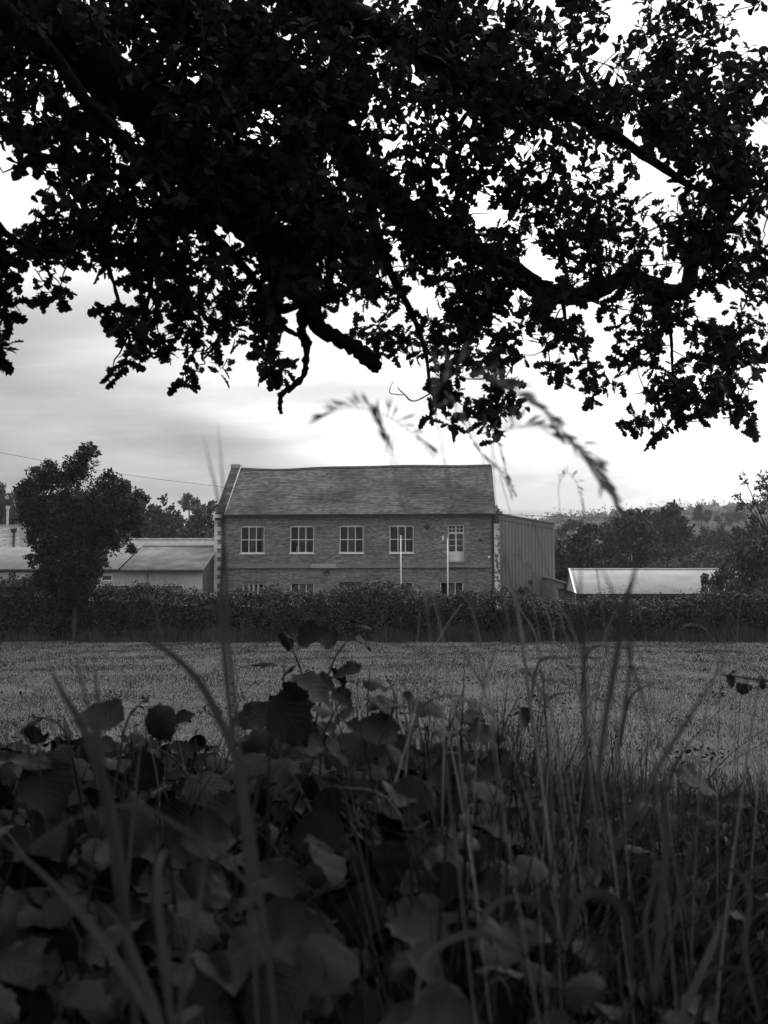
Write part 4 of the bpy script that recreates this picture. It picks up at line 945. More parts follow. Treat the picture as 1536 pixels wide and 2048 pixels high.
# a margin all round the picture so that the crown goes on out of sight
for _ in range(800):
    px = rng.uniform(-500, 2050); py = rng.uniform(-520, 760)
    if -20 < px < 1556 and py > -20: continue
    if py > 640 or (px < 0 and py > 430): continue
    clusters.append((at(px, py, rng.uniform(4.6, 7.0)), 2, 0, .9))
n_near = len(clusters)
k = 0
while k < 5200:
    x, y = rng.uniform(-10, 7.5), rng.uniform(-5.5, 9.5)
    if ((x + 1.5) / 9) ** 2 + ((y - 2) / 8) ** 2 > 1: continue
    rim = ((x + 1.5) / 9) ** 2 + ((y - 2) / 8) ** 2
    z = rng.uniform(4.3, 7.2) - 3.4 * rim ** 2 * (1 if y < 3 else .5)  # unseen rim lowered behind and beside the camera to shade the foreground
    p = np.array([[x, y, z]]); qx, qy, dd = project(p)
    if y > 0 and dd[0] > .2 and -120 < qx[0] < 1656 and qy[0] > -60: continue
    if math.hypot(x, y) < 2.2 and z < 3.8: continue
    if y > 2 and abs(x) < .6 * y + 1 and z < 2.2 + .5 * y: continue
    clusters.append((p[0], 0, 0, 1.0)); k += 1
# twigs: each cluster grows from the nearest part of the tree already there
cpos = np.array([c_[0] for c_ in clusters]); ND = np.array(nodes)
nd = [ND]; dist = np.full(len(cpos), 1e9); src = np.zeros((len(cpos), 3))
def relax(pts):
    for s_ in range(0, len(pts), 400):
        D = np.linalg.norm(cpos[:, None] - pts[None, s_:s_ + 400], axis=2); j_ = D.argmin(1); dm = D[np.arange(len(cpos)), j_]
        b_ = dm < dist; dist[b_] = dm[b_]; src[b_] = pts[s_:s_ + 400][j_[b_]]
relax(ND); done = np.zeros(len(cpos), bool); TV, TF = [], []; base = 0; twig_dir = np.zeros((len(cpos), 3))
for it in range(len(cpos)):
    i = int(np.where(done, 1e9, dist).argmin()); done[i] = True
    a_, b_ = src[i], cpos[i]; L_ = np.linalg.norm(b_ - a_) + 1e-6
    la_ = min(L_, .3); m1_ = a_ + (b_ - a_) * .35 + rng.normal(0, .10, 3) * la_; m2_ = a_ + (b_ - a_) * .7 + rng.normal(0, .08, 3) * la_
    P = catmull([a_, m1_, m2_, b_], 2 if clusters[i][1] else 1); r0_ = .0035 + .005 * min(L_, 1.2)
    v, f = tube_arrays(P - oak_base, np.linspace(r0_, .0022, len(P)), 4 if clusters[i][1] else 3); TV.append(v); TF.append(f + base); base += len(v)
    twig_dir[i] = (b_ - m2_) / (np.linalg.norm(b_ - m2_) + 1e-9)
    pts = P[2:]; D = np.linalg.norm(cpos[:, None] - pts[None], axis=2); j_ = D.argmin(1); dm = D[np.arange(len(cpos)), j_]; b2 = dm < dist; dist[b2] = dm[b2]; src[b2] = pts[j_[b2]]
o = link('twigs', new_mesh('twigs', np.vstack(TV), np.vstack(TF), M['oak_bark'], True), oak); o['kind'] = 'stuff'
# leaves in rosettes at the twig ends
LP, LR, LS, LW, LN = [], [], [], [], []
for i, (p, near, row, cov) in enumerate(clusters):
    k = int(rng.integers(7, 12)) if near else int(rng.integers(6, 9))
    ax = twig_dir[i] * .7 + rng.normal(0, .35, 3); ax /= np.linalg.norm(ax) + 1e-9
    d = rng.normal(size=(k, 3)); d -= (d @ ax)[:, None] * ax; d /= np.linalg.norm(d, axis=1, keepdims=True) + 1e-9
    X_ = d + ax * rng.uniform(-.15, 1.1, k)[:, None] + np.array([0, 0, -.12]); upv = np.tile(ax, (k, 1)) * .8 + rng.normal(0, .45, (k, 3)) + np.array([0, 0, .5])
    R_ = frames(X_, upv); s_ = (rng.uniform(.048, .094, k) if near == 1 else rng.uniform(.048, .09, k) if near else rng.uniform(.14, .22, k))
    LP.append(p + ax * rng.uniform(-.05, .03, k)[:, None] + rng.normal(0, .012, (k, 3))); LR.append(R_); LS.append(s_); LN.append(np.full(k, near)); LW.append(np.full(k, row - 6 * cov + (0 if near else -99)))
LP = np.vstack(LP); LR = np.vstack(LR); LS = np.concatenate(LS); LN = np.concatenate(LN); LW = np.concatenate(LW)
qx, qy, dd = project(LP); inside = (qx > 5) & (qx < 1530) & (qy > 5)
score = np.where(inside & (LN == 1), LW + 3 * rng.uniform(0, 1, len(LW)), -999); order = np.argsort(-score)[:300]
single = np.zeros(len(LP), bool); single[order] = True
leaf_me = [new_mesh('oak_leaf', *leaf_template(OAK, b_, f_, w_), M['oak_leaf1']) for b_, f_, w_ in ((.16, .3, 0), (.3, .15, .02), (.05, .45, .015))]
for i in order:
    o = link('leaf', leaf_me[i % 3], oak); m4 = Matrix(LR[i].tolist()).to_4x4(); m4 = Matrix.Translation(Vector((LP[i] - oak_base).tolist())) @ m4 @ Matrix.Scale(float(LS[i]), 4); o.matrix_local = m4
a_ = (LN == 1) & ~single
V1, F1 = scatter(OAK_V, OAK_F, LP[a_] - oak_base, LR[a_], LS[a_])
b_ = (LN == 2)
V2, F2 = scatter(OAKL_V, OAKL_F, LP[b_] - oak_base, LR[b_], LS[b_])
b_ = (LN == 0); V3, F3 = scatter(RH_V, RH_F, LP[b_] - oak_base, LR[b_], LS[b_])
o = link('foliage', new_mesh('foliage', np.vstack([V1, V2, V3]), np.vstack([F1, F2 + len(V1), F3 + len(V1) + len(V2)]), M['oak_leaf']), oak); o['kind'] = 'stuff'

# ================================================================== FOREGROUND
# hazel leaf meshes
def hazel_mesh(seed, cup, droop, wav):
    r = np.random.default_rng(seed); rows = 13; V, UV, Fc = [], [], []
    for i in range(rows):
        v = i / (rows - 1); wdt = .47 * (math.sin(math.pi * min(1, v * .93 + .05)) ** .62) * (1 - .72 * v ** 4) if v < .995 else .02
        if i == 0: wdt = .16
        for j, u in enumerate((-1, -.55, 0, .55, 1)):
            x = v * 1.0; ww = wdt * (1 + (.06 * (-1) ** i + r.normal(0, .025) if abs(u) == 1 else 0))
            if i == 0 and abs(u) == 1: x -= .07
            if abs(u) == 1: x += .02 * (-1) ** i
            y = u * ww; z = cup * abs(u) ** 1.5 * wdt - droop * v * v + wav * math.sin(i * 1.3 + j * 2.0 + seed) * (.4 + abs(u))
            V.append((x, y, z)); UV.append((.5 + .5 * u, v))
    for i in range(rows - 1):
        for j in range(4): a = 5 * i + j; Fc.append((a, a + 1, a + 6, a + 5))
    return np.array(V), np.array(Fc), np.array(UV)
HZ = []
for s_, c_, d_, w_ in ((1, .3, .28, .022), (2, -.35, .4, .03), (3, .55, .15, .028), (4, -.2, .55, .035), (5, .15, .35, .04)):
    V, Fc, UV = hazel_mesh(s_, c_, d_, w_); HZ.append(new_mesh('hazel_leaf', V, Fc, M['hazel'], True, UV))
def place_leaf(root, base, p, X, upv, size, k):
    R_ = frames(np.array([X]), np.array([upv]))[0]
    o = link('leaf', HZ[k % 5], root); o.matrix_local = Matrix.Translation(Vector((p - base).tolist())) @ Matrix(R_.tolist()).to_4x4() @ Matrix.Scale(float(size), 4); return o
def hazel(label, stems, base, leaf=.10, gap=.075, start=.3, seed=0):
    """stems: lists of world points; alternate leaves along each stem"""
    r = np.random.default_rng(seed); base = np.array(base, float)
    root = thing('hazel_shrub', label, 'shrub', base, group='hazel shoots in the foreground'); k = seed
    for st in stems:
        P = catmull(st, 8); seg = np.linalg.norm(np.diff(P, axis=0), axis=1); cum = np.concatenate([[0], np.cumsum(seg)]); tot_ = cum[-1]
        MB().tube(P - base, np.linspace(.0036, .0010, len(P)), 5).build('stem', M['stem'], root, smooth=True)
        s_ = tot_ * start; side = r.choice([-1, 1])
        while s_ < tot_ + .001:
            p = np.array([np.interp(s_, cum, P[:, q]) for q in range(3)]); q2 = np.array([np.interp(max(0, s_ - .02), cum, P[:, q]) for q in range(3)]); tg = p - q2; tg /= np.linalg.norm(tg) + 1e-9
            h_ = np.cross(tg, r.normal(size=3) * .5 + np.array([0, 0, 1.0]) + np.array([0, .6, 0])); h_ /= np.linalg.norm(h_) + 1e-9
            X_ = side * h_ + tg * r.uniform(.1, .5) + np.array([0, -.25, r.uniform(-.75, .05)]) + r.normal(0, .25, 3)
            X_ /= np.linalg.norm(X_); pet = p + X_ * .018
            sz = leaf * r.uniform(.7, 1.25) * (1.0 if s_ < tot_ * .9 else .7)
            place_leaf(root, base, pet, X_, np.array([r.normal(0, .35), r.normal(0, .35) - .75, 1.0]), sz, k); k += 1
            s_ += gap * r.uniform(.7, 1.4); side = -side
    return root
def W(px, py, Y): return at(px, py, Y)
# shoots that stand clear against the field
hazel('leafy hazel shoot reaching highest in front of the hedge', [[W(540,1720,2.2), W(575,1520,2.25), W(612,1400,2.3), W(590,1310,2.3), W(560,1255,2.3), W(530,1228,2.3)], [W(560,1650,2.3), W(620,1480,2.3), W(660,1340,2.35), W(692,1285,2.35), W(735,1255,2.35)],
      [W(560,1690,2.1), W(560,1500,2.1), W(566,1390,2.1), W(570,1310,2.1)]], (at(545,1720,2.2)[0], 2.2, 0), .064, .045, .35, 11)
hazel('hazel clump with a very broad drooping leaf in the middle', [[W(480,1760,1.6), W(520,1560,1.65), W(560,1440,1.65), W(600,1400,1.65)], [W(520,1760,1.75), W(610,1560,1.75), W(660,1440,1.75), W(690,1390,1.75)], [W(560,1780,1.9), W(700,1600,1.9), W(760,1480,1.9), W(790,1400,1.9), W(770,1350,1.9)]], (at(520,1780,1.7)[0], 1.7, 0), .066, .048, .4, 12)
hz12 = [o_ for o_ in C.objects if o_.get('label') == 'hazel clump with a very broad drooping leaf in the middle'][0]
place_leaf(hz12, np.array(hz12.location), W(548, 1395, 1.62), np.array([.62, -.1, -.75]), np.array([.2, -1.0, .45]), .085, 4)
place_leaf(hz12, np.array(hz12.location), W(580, 1362, 1.7), np.array([1, -.2, -.32]), np.array([.1, -.55, 1]), .072, 0)
hazel('hazel shoot with rounded leaves right of the broad drooping leaf', [[W(720,1760,1.9), W(780,1560,1.95), W(820,1450,1.95), W(806,1360,1.95)], [W(760,1750,2.1), W(860,1560,2.1), W(905,1440,2.1), W(930,1370,2.1)], [W(740,1750,2.0), W(740,1560,2.0), W(735,1420,2.0), W(740,1340,2.0)]], (at(750,1760,2.0)[0], 2.0, 0), .076, .058, .38, 13)
hazel('hazel shoot with a single large folded leaf near the left side', [[W(200,1700,1.75), W(235,1540,1.75), W(255,1440,1.75), W(300,1390,1.75)], [W(180,1720,1.8), W(150,1540,1.8), W(120,1450,1.8), W(60,1432,1.8)], [W(220,1720,1.9), W(190,1560,1.9), W(200,1440,1.9)]], (at(200,1720,1.8)[0], 1.8, 0), .076, .06, .45, 14)
hazel('hazel sprig with flat leaves between the left blades and the broad leaf', [[W(470,1720,2.1), W(480,1560,2.1), W(440,1450,2.1), W(405,1420,2.1)], [W(440,1740,1.9), W(400,1600,1.9), W(350,1520,1.9), W(300,1490,1.9)]], (at(470,1730,2.0)[0], 2.0, 0), .095, .08, .4, 15)
hazel('small hazel shoot at the left edge', [[W(20,1760,1.7), W(30,1600,1.7), W(60,1500,1.7), W(20,1440,1.7)], [W(-30,1760,1.7), W(-20,1600,1.7), W(-10,1500,1.7)]], (at(10,1780,1.7)[0], 1.7, 0), .10, .075, .35, 16)
hazel('hazel shoot with dark leaves among the grass stalks right of centre', [[W(960,1760,2.4), W(985,1600,2.4), W(1000,1480,2.4), W(1035,1395,2.4)], [W(980,1760,2.3), W(930,1600,2.3), W(925,1480,2.3), W(920,1400,2.3)]], (at(970,1760,2.35)[0], 2.35, 0), .085, .075, .35, 17)
hazel('low hazel sprig with few leaves amid the grasses on the right', [[W(1250,1860,2.0), W(1300,1720,2.0), W(1340,1560,2.0), W(1370,1500,2.0)]], (at(1250,1880,2.0)[0], 2.0, 0), .085, .11, .4, 18)
for i, (px, py, Yq, lab) in enumerate(((850, 1420, 2.3, 'hazel sprig with spread leaves right behind the rounded leaves'), (420, 1440, 2.5, 'hazel sprig showing over the leaf mass left of the highest shoot'), (640, 1400, 2.7, 'hazel sprig peeping out behind the broad drooping leaf'),
        (110, 1440, 2.4, 'hazel sprig standing behind the left edge leaves'), (960, 1470, 2.0, 'hazel sprig at the right end of the leaf mass'), (270, 1470, 2.2, 'hazel sprig under the folded leaf on the left'), (760, 1450, 1.7, 'hazel sprig with broad leaves under the rounded leaves'), (1110, 1530, 2.2, 'low hazel sprig at the foot of the pale straw stalks'), (700, 1365, 2.5, 'hazel sprig reaching up right of the highest shoot'), (870, 1375, 2.6, 'hazel sprig with small leaves standing clear of the leaf mass'), (500, 1400, 2.3, 'hazel sprig left of the broad drooping leaf'), (1240, 1520, 2.4, 'hazel sprig amid the weed grass before the V of dark blades'), (1430, 1540, 2.2, 'hazel sprig amid the weed grass near the right edge'))):
    r = np.random.default_rng(900 + i); tp = at(px, py, Yq); b0 = np.array([tp[0], Yq, 0.0]); st = []
    for k in range(4):
        q_ = tp + np.array([r.uniform(-.13, .13), r.uniform(-.1, .1), r.uniform(-.1, .02)]); st.append([b0, b0 * .5 + q_ * .5 + r.normal(0, .02, 3), q_ * .8 + b0 * .2 + r.normal(0, .02, 3), q_])
    hazel(lab, st, b0, .072, .055, .62, 60 + i)
# nearer, lower shrubs
lowlab = ['near hazel shrub filling the bottom left corner', 'near hazel shrub left of the bent grass blade', 'near hazel shrub below the broad drooping leaf', 'near hazel shrub with large soft leaves at the bottom centre', 'near hazel shrub right of the bottom centre',
          'near hazel shrub in the bottom right corner', 'hazel shrub in the second row at the far left', 'hazel shrub in the second row behind the left blades', 'hazel shrub in the second row at the centre', 'hazel shrub in the second row right of centre', 'hazel shrub in the second row near the right edge']
lows = [(60, 1900, .95), (330, 1880, 1.0), (560, 1820, 1.05), (790, 1840, .95), (1010, 1900, 1.0), (1380, 1960, 1.0), (60, 1640, 1.5), (320, 1610, 1.5), (640, 1600, 1.45), (900, 1690, 1.5), (1330, 1800, 1.5)]
for i, ((px, py, Yq), lab) in enumerate(zip(lows, lowlab)):
    r = np.random.default_rng(100 + i); top = at(px, py, Yq); st = []
    for k in range(5 if Yq < 1.3 else 4):
        tp_ = top + np.array([r.uniform(-.2, .2), r.uniform(-.12, .25), r.uniform(-.12, .03)]); b0 = np.array([top[0] + r.uniform(-.06, .06), Yq + .1 + r.uniform(-.05, .05), .0])
        st.append([b0, b0 * .65 + tp_ * .35 + r.normal(0, .03, 3), b0 * .25 + tp_ * .75 + r.normal(0, .04, 3), tp_])
    hazel(lab, st, (top[0], Yq + .1, 0), .078 if px < 950 else .068, .06, .5, 30 + i)
# dark undergrowth below and between
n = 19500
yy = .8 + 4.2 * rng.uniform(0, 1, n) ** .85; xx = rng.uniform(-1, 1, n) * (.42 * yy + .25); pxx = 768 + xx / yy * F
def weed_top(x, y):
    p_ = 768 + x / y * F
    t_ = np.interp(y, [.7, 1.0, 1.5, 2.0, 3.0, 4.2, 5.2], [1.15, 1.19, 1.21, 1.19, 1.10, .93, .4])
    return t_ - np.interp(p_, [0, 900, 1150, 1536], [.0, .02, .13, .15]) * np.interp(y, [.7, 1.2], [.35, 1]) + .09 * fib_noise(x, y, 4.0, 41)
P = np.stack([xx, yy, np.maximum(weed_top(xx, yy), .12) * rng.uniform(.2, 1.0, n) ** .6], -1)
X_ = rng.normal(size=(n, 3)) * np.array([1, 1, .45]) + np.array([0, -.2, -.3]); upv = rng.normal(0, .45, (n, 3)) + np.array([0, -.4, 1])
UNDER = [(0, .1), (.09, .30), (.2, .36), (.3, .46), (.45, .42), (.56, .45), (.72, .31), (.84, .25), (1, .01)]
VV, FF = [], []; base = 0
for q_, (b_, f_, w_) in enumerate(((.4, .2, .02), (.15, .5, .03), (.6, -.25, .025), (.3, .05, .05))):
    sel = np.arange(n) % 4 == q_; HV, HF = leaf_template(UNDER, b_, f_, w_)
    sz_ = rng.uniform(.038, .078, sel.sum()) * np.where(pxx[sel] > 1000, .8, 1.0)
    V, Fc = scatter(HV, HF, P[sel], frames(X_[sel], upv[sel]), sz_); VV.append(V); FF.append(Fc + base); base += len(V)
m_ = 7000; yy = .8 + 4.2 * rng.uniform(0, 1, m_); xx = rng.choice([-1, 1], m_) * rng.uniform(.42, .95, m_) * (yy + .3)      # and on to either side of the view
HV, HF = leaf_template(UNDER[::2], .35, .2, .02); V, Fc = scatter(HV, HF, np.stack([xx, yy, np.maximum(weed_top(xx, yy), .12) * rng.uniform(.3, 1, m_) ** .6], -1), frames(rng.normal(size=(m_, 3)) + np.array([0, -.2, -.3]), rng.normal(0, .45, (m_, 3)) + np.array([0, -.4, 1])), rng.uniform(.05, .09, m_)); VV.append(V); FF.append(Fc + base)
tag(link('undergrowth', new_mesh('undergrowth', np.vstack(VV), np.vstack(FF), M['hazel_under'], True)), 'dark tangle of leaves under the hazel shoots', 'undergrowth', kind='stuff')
n = 9000            # weed grass threaded through it, thickest on the right
yy = 1.0 + 4.4 * rng.uniform(0, 1, n) ** .9; uu = np.where(rng.uniform(0, 1, n) < .7, rng.uniform(.02, .42, n), rng.uniform(-.42, .42, n)); xx = uu * yy
tz = np.maximum(weed_top(xx, yy), .15); z0 = tz * rng.uniform(.2, .75, n); hh = (tz - z0) + rng.gamma(2, .035, n) + .02
a_ = rng.uniform(0, 6.283, n); rd = hh * rng.uniform(.1, .8, n); dv = np.stack([np.cos(a_), np.sin(a_), 0 * a_], -1); sd2 = np.stack([-np.sin(a_), np.cos(a_), 0 * a_], -1)
p0 = np.stack([xx, yy, z0], -1); wd_ = rng.uniform(.0012, .0034, n); VV = []
for t_, k_ in ((0, 1), (.35, 1), (.65, .8), (.88, .5), (1, .06)):
    c_ = p0 + dv * (rd * t_ ** 1.8)[:, None] + np.array([0, 0, 1]) * (hh * (t_ - .22 * t_ ** 3 * (rd / hh)))[:, None]; VV += [c_ - sd2 * (wd_ * k_)[:, None], c_ + sd2 * (wd_ * k_)[:, None]]
V = np.stack(VV, 1).reshape(-1, 3); q = np.array([(0, 1, 3, 2), (2, 3, 5, 4), (4, 5, 7, 6), (6, 7, 9, 8)]); Fc = (q[None] + (np.arange(n) * 10)[:, None, None]).reshape(-1, 4)
tag(link('weed_grass', new_mesh('weed_grass', V, Fc, M['weed'], True)), 'tangle of thin wild grass filling the right foreground', 'grass', kind='stuff')
# bramble spray at the right
br_ = thing('bramble', 'thin dark bramble spray with few leaves entering at the right edge', 'bramble', (at(1560, 1700, 2.6)[0], 2.6, 0)); bb = np.array([at(1560, 1700, 2.6)[0], 2.6, 0])
P = catmull([bb, W(1610,1500,2.6), W(1590,1370,2.6), W(1536,1362,2.6), W(1490,1356,2.6), W(1440,1348,2.6)], 6); MB().tube(P - bb, np.linspace(.005, .0015, len(P)), 5).build('cane', M['stem'], br_)
for k, (px, py) in enumerate(((1472, 1346), (1478, 1364), (1500, 1370), (1520, 1352), (1535, 1375), (1455, 1352))): place_leaf(br_, bb, W(px, py, 2.6), np.array([random.uniform(-1, 1), random.uniform(-.5, .5), random.uniform(-1, .3)]), np.array([0, -.6, 1.0]), .03, k)

# grasses ------------------------------------------------------------------
def ribbon(P, wd, side, fold=.25, roll=0.0):
    """grass blade: a folded tapering ribbon with a midrib"""
    P = np.asarray(P); m = len(P); T = np.gradient(P, axis=0); T /= np.linalg.norm(T, axis=1, keepdims=True) + 1e-9
    S_ = np.cross(T, np.asarray(side, float)); S_ /= np.linalg.norm(S_, axis=1, keepdims=True) + 1e-9
    if roll:
        a = np.linspace(0, roll, m)[:, None]; B__ = np.cross(T, S_); S_ = S_ * np.cos(a) + B__ * np.sin(a)
    Nn = np.cross(S_, T); w_ = wd[:, None]
    V = np.stack([P - S_ * w_, P - Nn * w_ * fold, P + S_ * w_], 1).reshape(-1, 3); i = np.arange(m - 1)[:, None] * 3
    Fq = np.concatenate([np.concatenate([i, i + 1, i + 4, i + 3], 1), np.concatenate([i + 1, i + 2, i + 5, i + 4], 1)])
    return V, Fq
def blade_obj(root, base, pts, width, side=(0, 1, 0.1), roll=0.0, mname='blade'):
    P = catmull(pts, 7); t = np.linspace(0, 1, len(P)); wd = width * .62 * np.minimum(1, .45 + 2.2 * t) * np.clip((1 - t) * 2.2, .03, 1) ** .8
    V, Fq = ribbon(P, wd, side, roll=roll); return link('blade', new_mesh('blade', V - np.asarray(base), Fq, M[mname], True), root)
def culm_obj(root, base, pts, r0, r1, mname='straw'):
    P = catmull(pts, 6); V, Fq = tube_arrays(P - np.asarray(base), np.linspace(r0, r1, len(P)), 5); return link('culm', new_mesh('culm', V, Fq, M[mname], True), root), P
SPK_V, SPK_F = leaf_template([(0, .02), (.3, .085), (.65, .075), (1, .01)], .1, .6)
def seed_head(root, base, P, length, n_, size, spread, seed, dense=False):
    """panicle along the end of a stalk P: side branches carrying spikelets"""
    r = np.random.default_rng(seed); seg = np.linalg.norm(np.diff(P, axis=0), axis=1); cum = np.concatenate([[0], np.cumsum(seg)]); L_ = cum[-1]
    SP_, SX, SS_ = [], [], []; mb = MB()
    for k in range(n_):
        s_ = L_ - length * (1 - k / n_) * r.uniform(.9, 1); p = np.array([np.interp(s_, cum, P[:, q]) for q in range(3)]); q2 = np.array([np.interp(max(0, s_ - .03), cum, P[:, q]) for q in range(3)]); tg = p - q2; tg /= np.linalg.norm(tg) + 1e-9
        d = tg * r.uniform(.5, 1.1) + r.normal(0, .5, 3) * spread + np.array([0, 0, -.25 * spread]); d /= np.linalg.norm(d); bl_ = 0.002 if dense else r.uniform(.2, 1) * spread * .06
        e_ = p + d * bl_
        if not dense: mb.tube([p, (p + e_) / 2 + r.normal(0, .002, 3), e_], [.0005, .0004, .0003], 3, False) if True else None
        for q in range(1 if dense else int(r.integers(2, 5))):
            SP_.append(p + (e_ - p) * (.5 + .5 * r.uniform())); SX.append(d + r.normal(0, .25, 3) + tg * .6); SS_.append(size * r.uniform(.7, 1.2))
    V, Fc = scatter(SPK_V, SPK_F, np.array(SP_) - base, frames(np.array(SX), r.normal(size=(len(SX), 3))), np.array(SS_))
    Fl = [tuple(f) for f in Fc]; nb = len(V)
    return link('seed_head', new_mesh('seed_head', np.vstack([V, np.array([np.array(v) - base for v in mb.V])]) if mb.V else V, Fl + [tuple(i + nb for i in f) for f in mb.F], M['straw']), root)
def tuft(label, base, group='grasses in the foreground'): return thing('grass_tuft', label, 'grass', base, group=group), np.array(base, float)
# left, close to the lens: broad blades
t, b0 = tuft('broad pale grass blades crossing at the bottom left', (at(300, 2048, .62)[0], .62, .5)); b0 = np.array([at(300, 2048, .62)[0], .62, .55]); t.location = b0
for pts, wdt in (([(330,2150),(310,2048),(215,1900),(150,1815),(65,1730),(-20,1660)], 17), ([(330,2150),(318,2040),(280,1940),(250,1868),(210,1815),(175,1805)], 15), ([(350,2150),(343,2045),(325,1900),(314,1775),(328,1706),(385,1722),(455,1728)], 15), ([(345,2150),(365,1985),(390,1850),(408,1740),(410,1620)], 11)):
    blade_obj(t, b0, [W(x, y, .62 + .02 * i) for i, (x, y) in enumerate(pts)], wdt * .62 / F)
t, b0 = tuft('tall broad grass leaf leaning left in front of the field', (0, 0, 0)); b0 = np.array([at(260, 2048, .7)[0], .7, .6]); t.location = b0
for pts, wdt in (([(285,2150),(255,1900),(235,1700),(205,1560),(165,1455),(125,1385),(92,1318)], 19), ([(285,2150),(240,1780),(212,1600),(200,1480),(194,1390),(187,1290)], 12), ([(285,2150),(215,1650),(190,1480),(165,1370),(143,1285)], 8)):
    blade_obj(t, b0, [W(x, y, .7) for x, y in pts], wdt * .7 / F)
t, b0 = tuft('long arched grass blade curving to the left over the field', (0, 0, 0)); b0 = np.array([at(560, 2048, .75)[0], .75, .55]); t.location = b0
blade_obj(t, b0, [W(x, y, .75) for x, y in ((560,2120),(520,1800),(500,1660),(475,1525),(440,1440),(395,1360),(340,1307),(280,1270),(235,1254))], 14 * .75 / F)
blade_obj(t, b0, [W(x, y, .85) for x, y in ((560,2120),(530,1850),(475,1745),(400,1680),(310,1626),(235,1612),(190,1622),(115,1655),(55,1716))], 7 * .85 / F)
t, b0 = tuft('upright dark grass blades crossing the left corner of the brick building', (0, 0, 0)); b0 = np.array([at(520, 2048, .8)[0], .8, .55]); t.location = b0
blade_obj(t, b0, [W(x, y, .8) for x, y in ((520,2120),(490,1700),(460,1420),(447,1290),(442,1190),(447,1090),(446,980),(436,845))], 8.5 * .8 / F)
blade_obj(t, b0, [W(x, y, .82) for x, y in ((520,2120),(500,1720),(472,1420),(456,1260),(452,1130),(436,1000),(420,930),(408,872))], 5.5 * .82 / F)
# the big drooping seed heads against the sky
def stalk(label, pts, Y, r0, hl, n_, size, spread, seed, dense=False, extra=()):
    b0 = np.array([at(pts[0][0], pts[0][1], Y)[0], Y, max(0, at(pts[0][0], pts[0][1], Y)[2])]); t, _ = tuft(label, b0)
    _, P = culm_obj(t, b0, [W(x, y, Y) for x, y in pts], r0, r0 * .3); seed_head(t, b0, P, hl, n_, size, spread, seed, dense)
    for ex, wd in extra: blade_obj(t, b0, [W(x, y, Y) for x, y in ex], wd * Y / F)
stalk('large blurred drooping seed head against the bright sky', [(1090,2120),(1010,1650),(950,1250),(885,900),(870,800),(905,752),(990,762),(1060,800),(1110,845),(1155,895),(1215,975)], .82, .0006, .19, 46, .011, .36, 1)
stalk('second blurred seed head hanging below the large one', [(1100,2120),(1060,1600),(1010,1200),(985,930),(1000,868),(1060,852),(1110,868),(1150,890),(1190,935),(1235,1010)], .95, .0006, .14, 34, .013, .3, 2)
stalk('blurred seed head drooping left over the brick roof', [(960,2120),(900,1600),(850,1200),(790,950),(755,840),(730,818),(690,816),(640,836)], .9, .0006, .09, 20, .012, .18, 3)
stalk('thin blurred seed head drooping right over the roof ridge', [(990,2120),(930,1600),(880,1250),(800,950),(760,835),(790,842),(830,870),(860,905)], 1.0, .0006, .10, 18, .011, .2, 4)
stalk('slender grass head hanging beside the right roof end', [(1150,2100),(1100,1700),(1040,1250),(960,900),(895,790),(930,850),(960,900),(1000,940),(1022,990)], 1.3, .0006, .2, 26, .010, .16, 5)
stalk('slender grass head hanging in the sky right of the roof', [(1200,2100),(1140,1700),(1075,1250),(1000,950),(970,846),(995,885),(1010,935),(1030,990)], 1.4, .0006, .13, 20, .009, .14, 6)
stalk('wispy seed head low in the sky over the warehouse', [(1320,2100),(1250,1700),(1180,1300),(1120,1020),(1128,950),(1150,960),(1165,1010),(1160,1050)], 1.5, .0006, .1, 18, .008, .12, 7)
stalk('grass head crossing the ribbed warehouse wall', [(1180,2050),(1120,1600),(1060,1320),(1010,1130),(1020,1118),(1045,1125),(1062,1150)], 1.4, .0006, .08, 20, .008, .14, 8)
stalk('pale feathery seed head curving before the hedge on the right', [(1500,2000),(1480,1600),(1450,1340),(1420,1270),(1390,1252),(1365,1256)], 2.2, .0006, .09, 30, .012, .12, 9, True)
stalk('pale plume arching in front of the hedge foot', [(1400,2000),(1340,1600),(1300,1340),(1285,1250),(1262,1215),(1240,1218)], 2.0, .0006, .09, 26, .012, .12, 10, True)
stalk('drooping grass head over the field at the left', [(330,1900),(320,1600),(285,1430),(262,1370),(240,1342),(205,1338),(190,1350)], 1.7, .0006, .09, 14, .012, .2, 11)
stalk('small drooping grass head at the left of the field', [(160,1900),(140,1600),(100,1420),(80,1390),(55,1374),(30,1378)], 1.8, .0006, .06, 10, .011, .15, 12)
stalk('thin upright timothy stalk before the field on the left', [(420,1900),(380,1600),(350,1440),(340,1340),(318,1250),(300,1195)], 1.9, .0006, .04, 24, .006, .05, 13, True)
stalk('pale plume standing among the grasses at centre right', [(1130,1900),(1080,1700),(1030,1520),(985,1430),(935,1405),(905,1412)], 1.2, .0006, .07, 30, .012, .12, 14, True)
stalk('branching grass head bending left over the field', [(1240,1900),(1200,1600),(1175,1430),(1140,1375),(1090,1362),(1045,1362)], 1.6, .0006, .08, 22, .012, .1, 15, True)
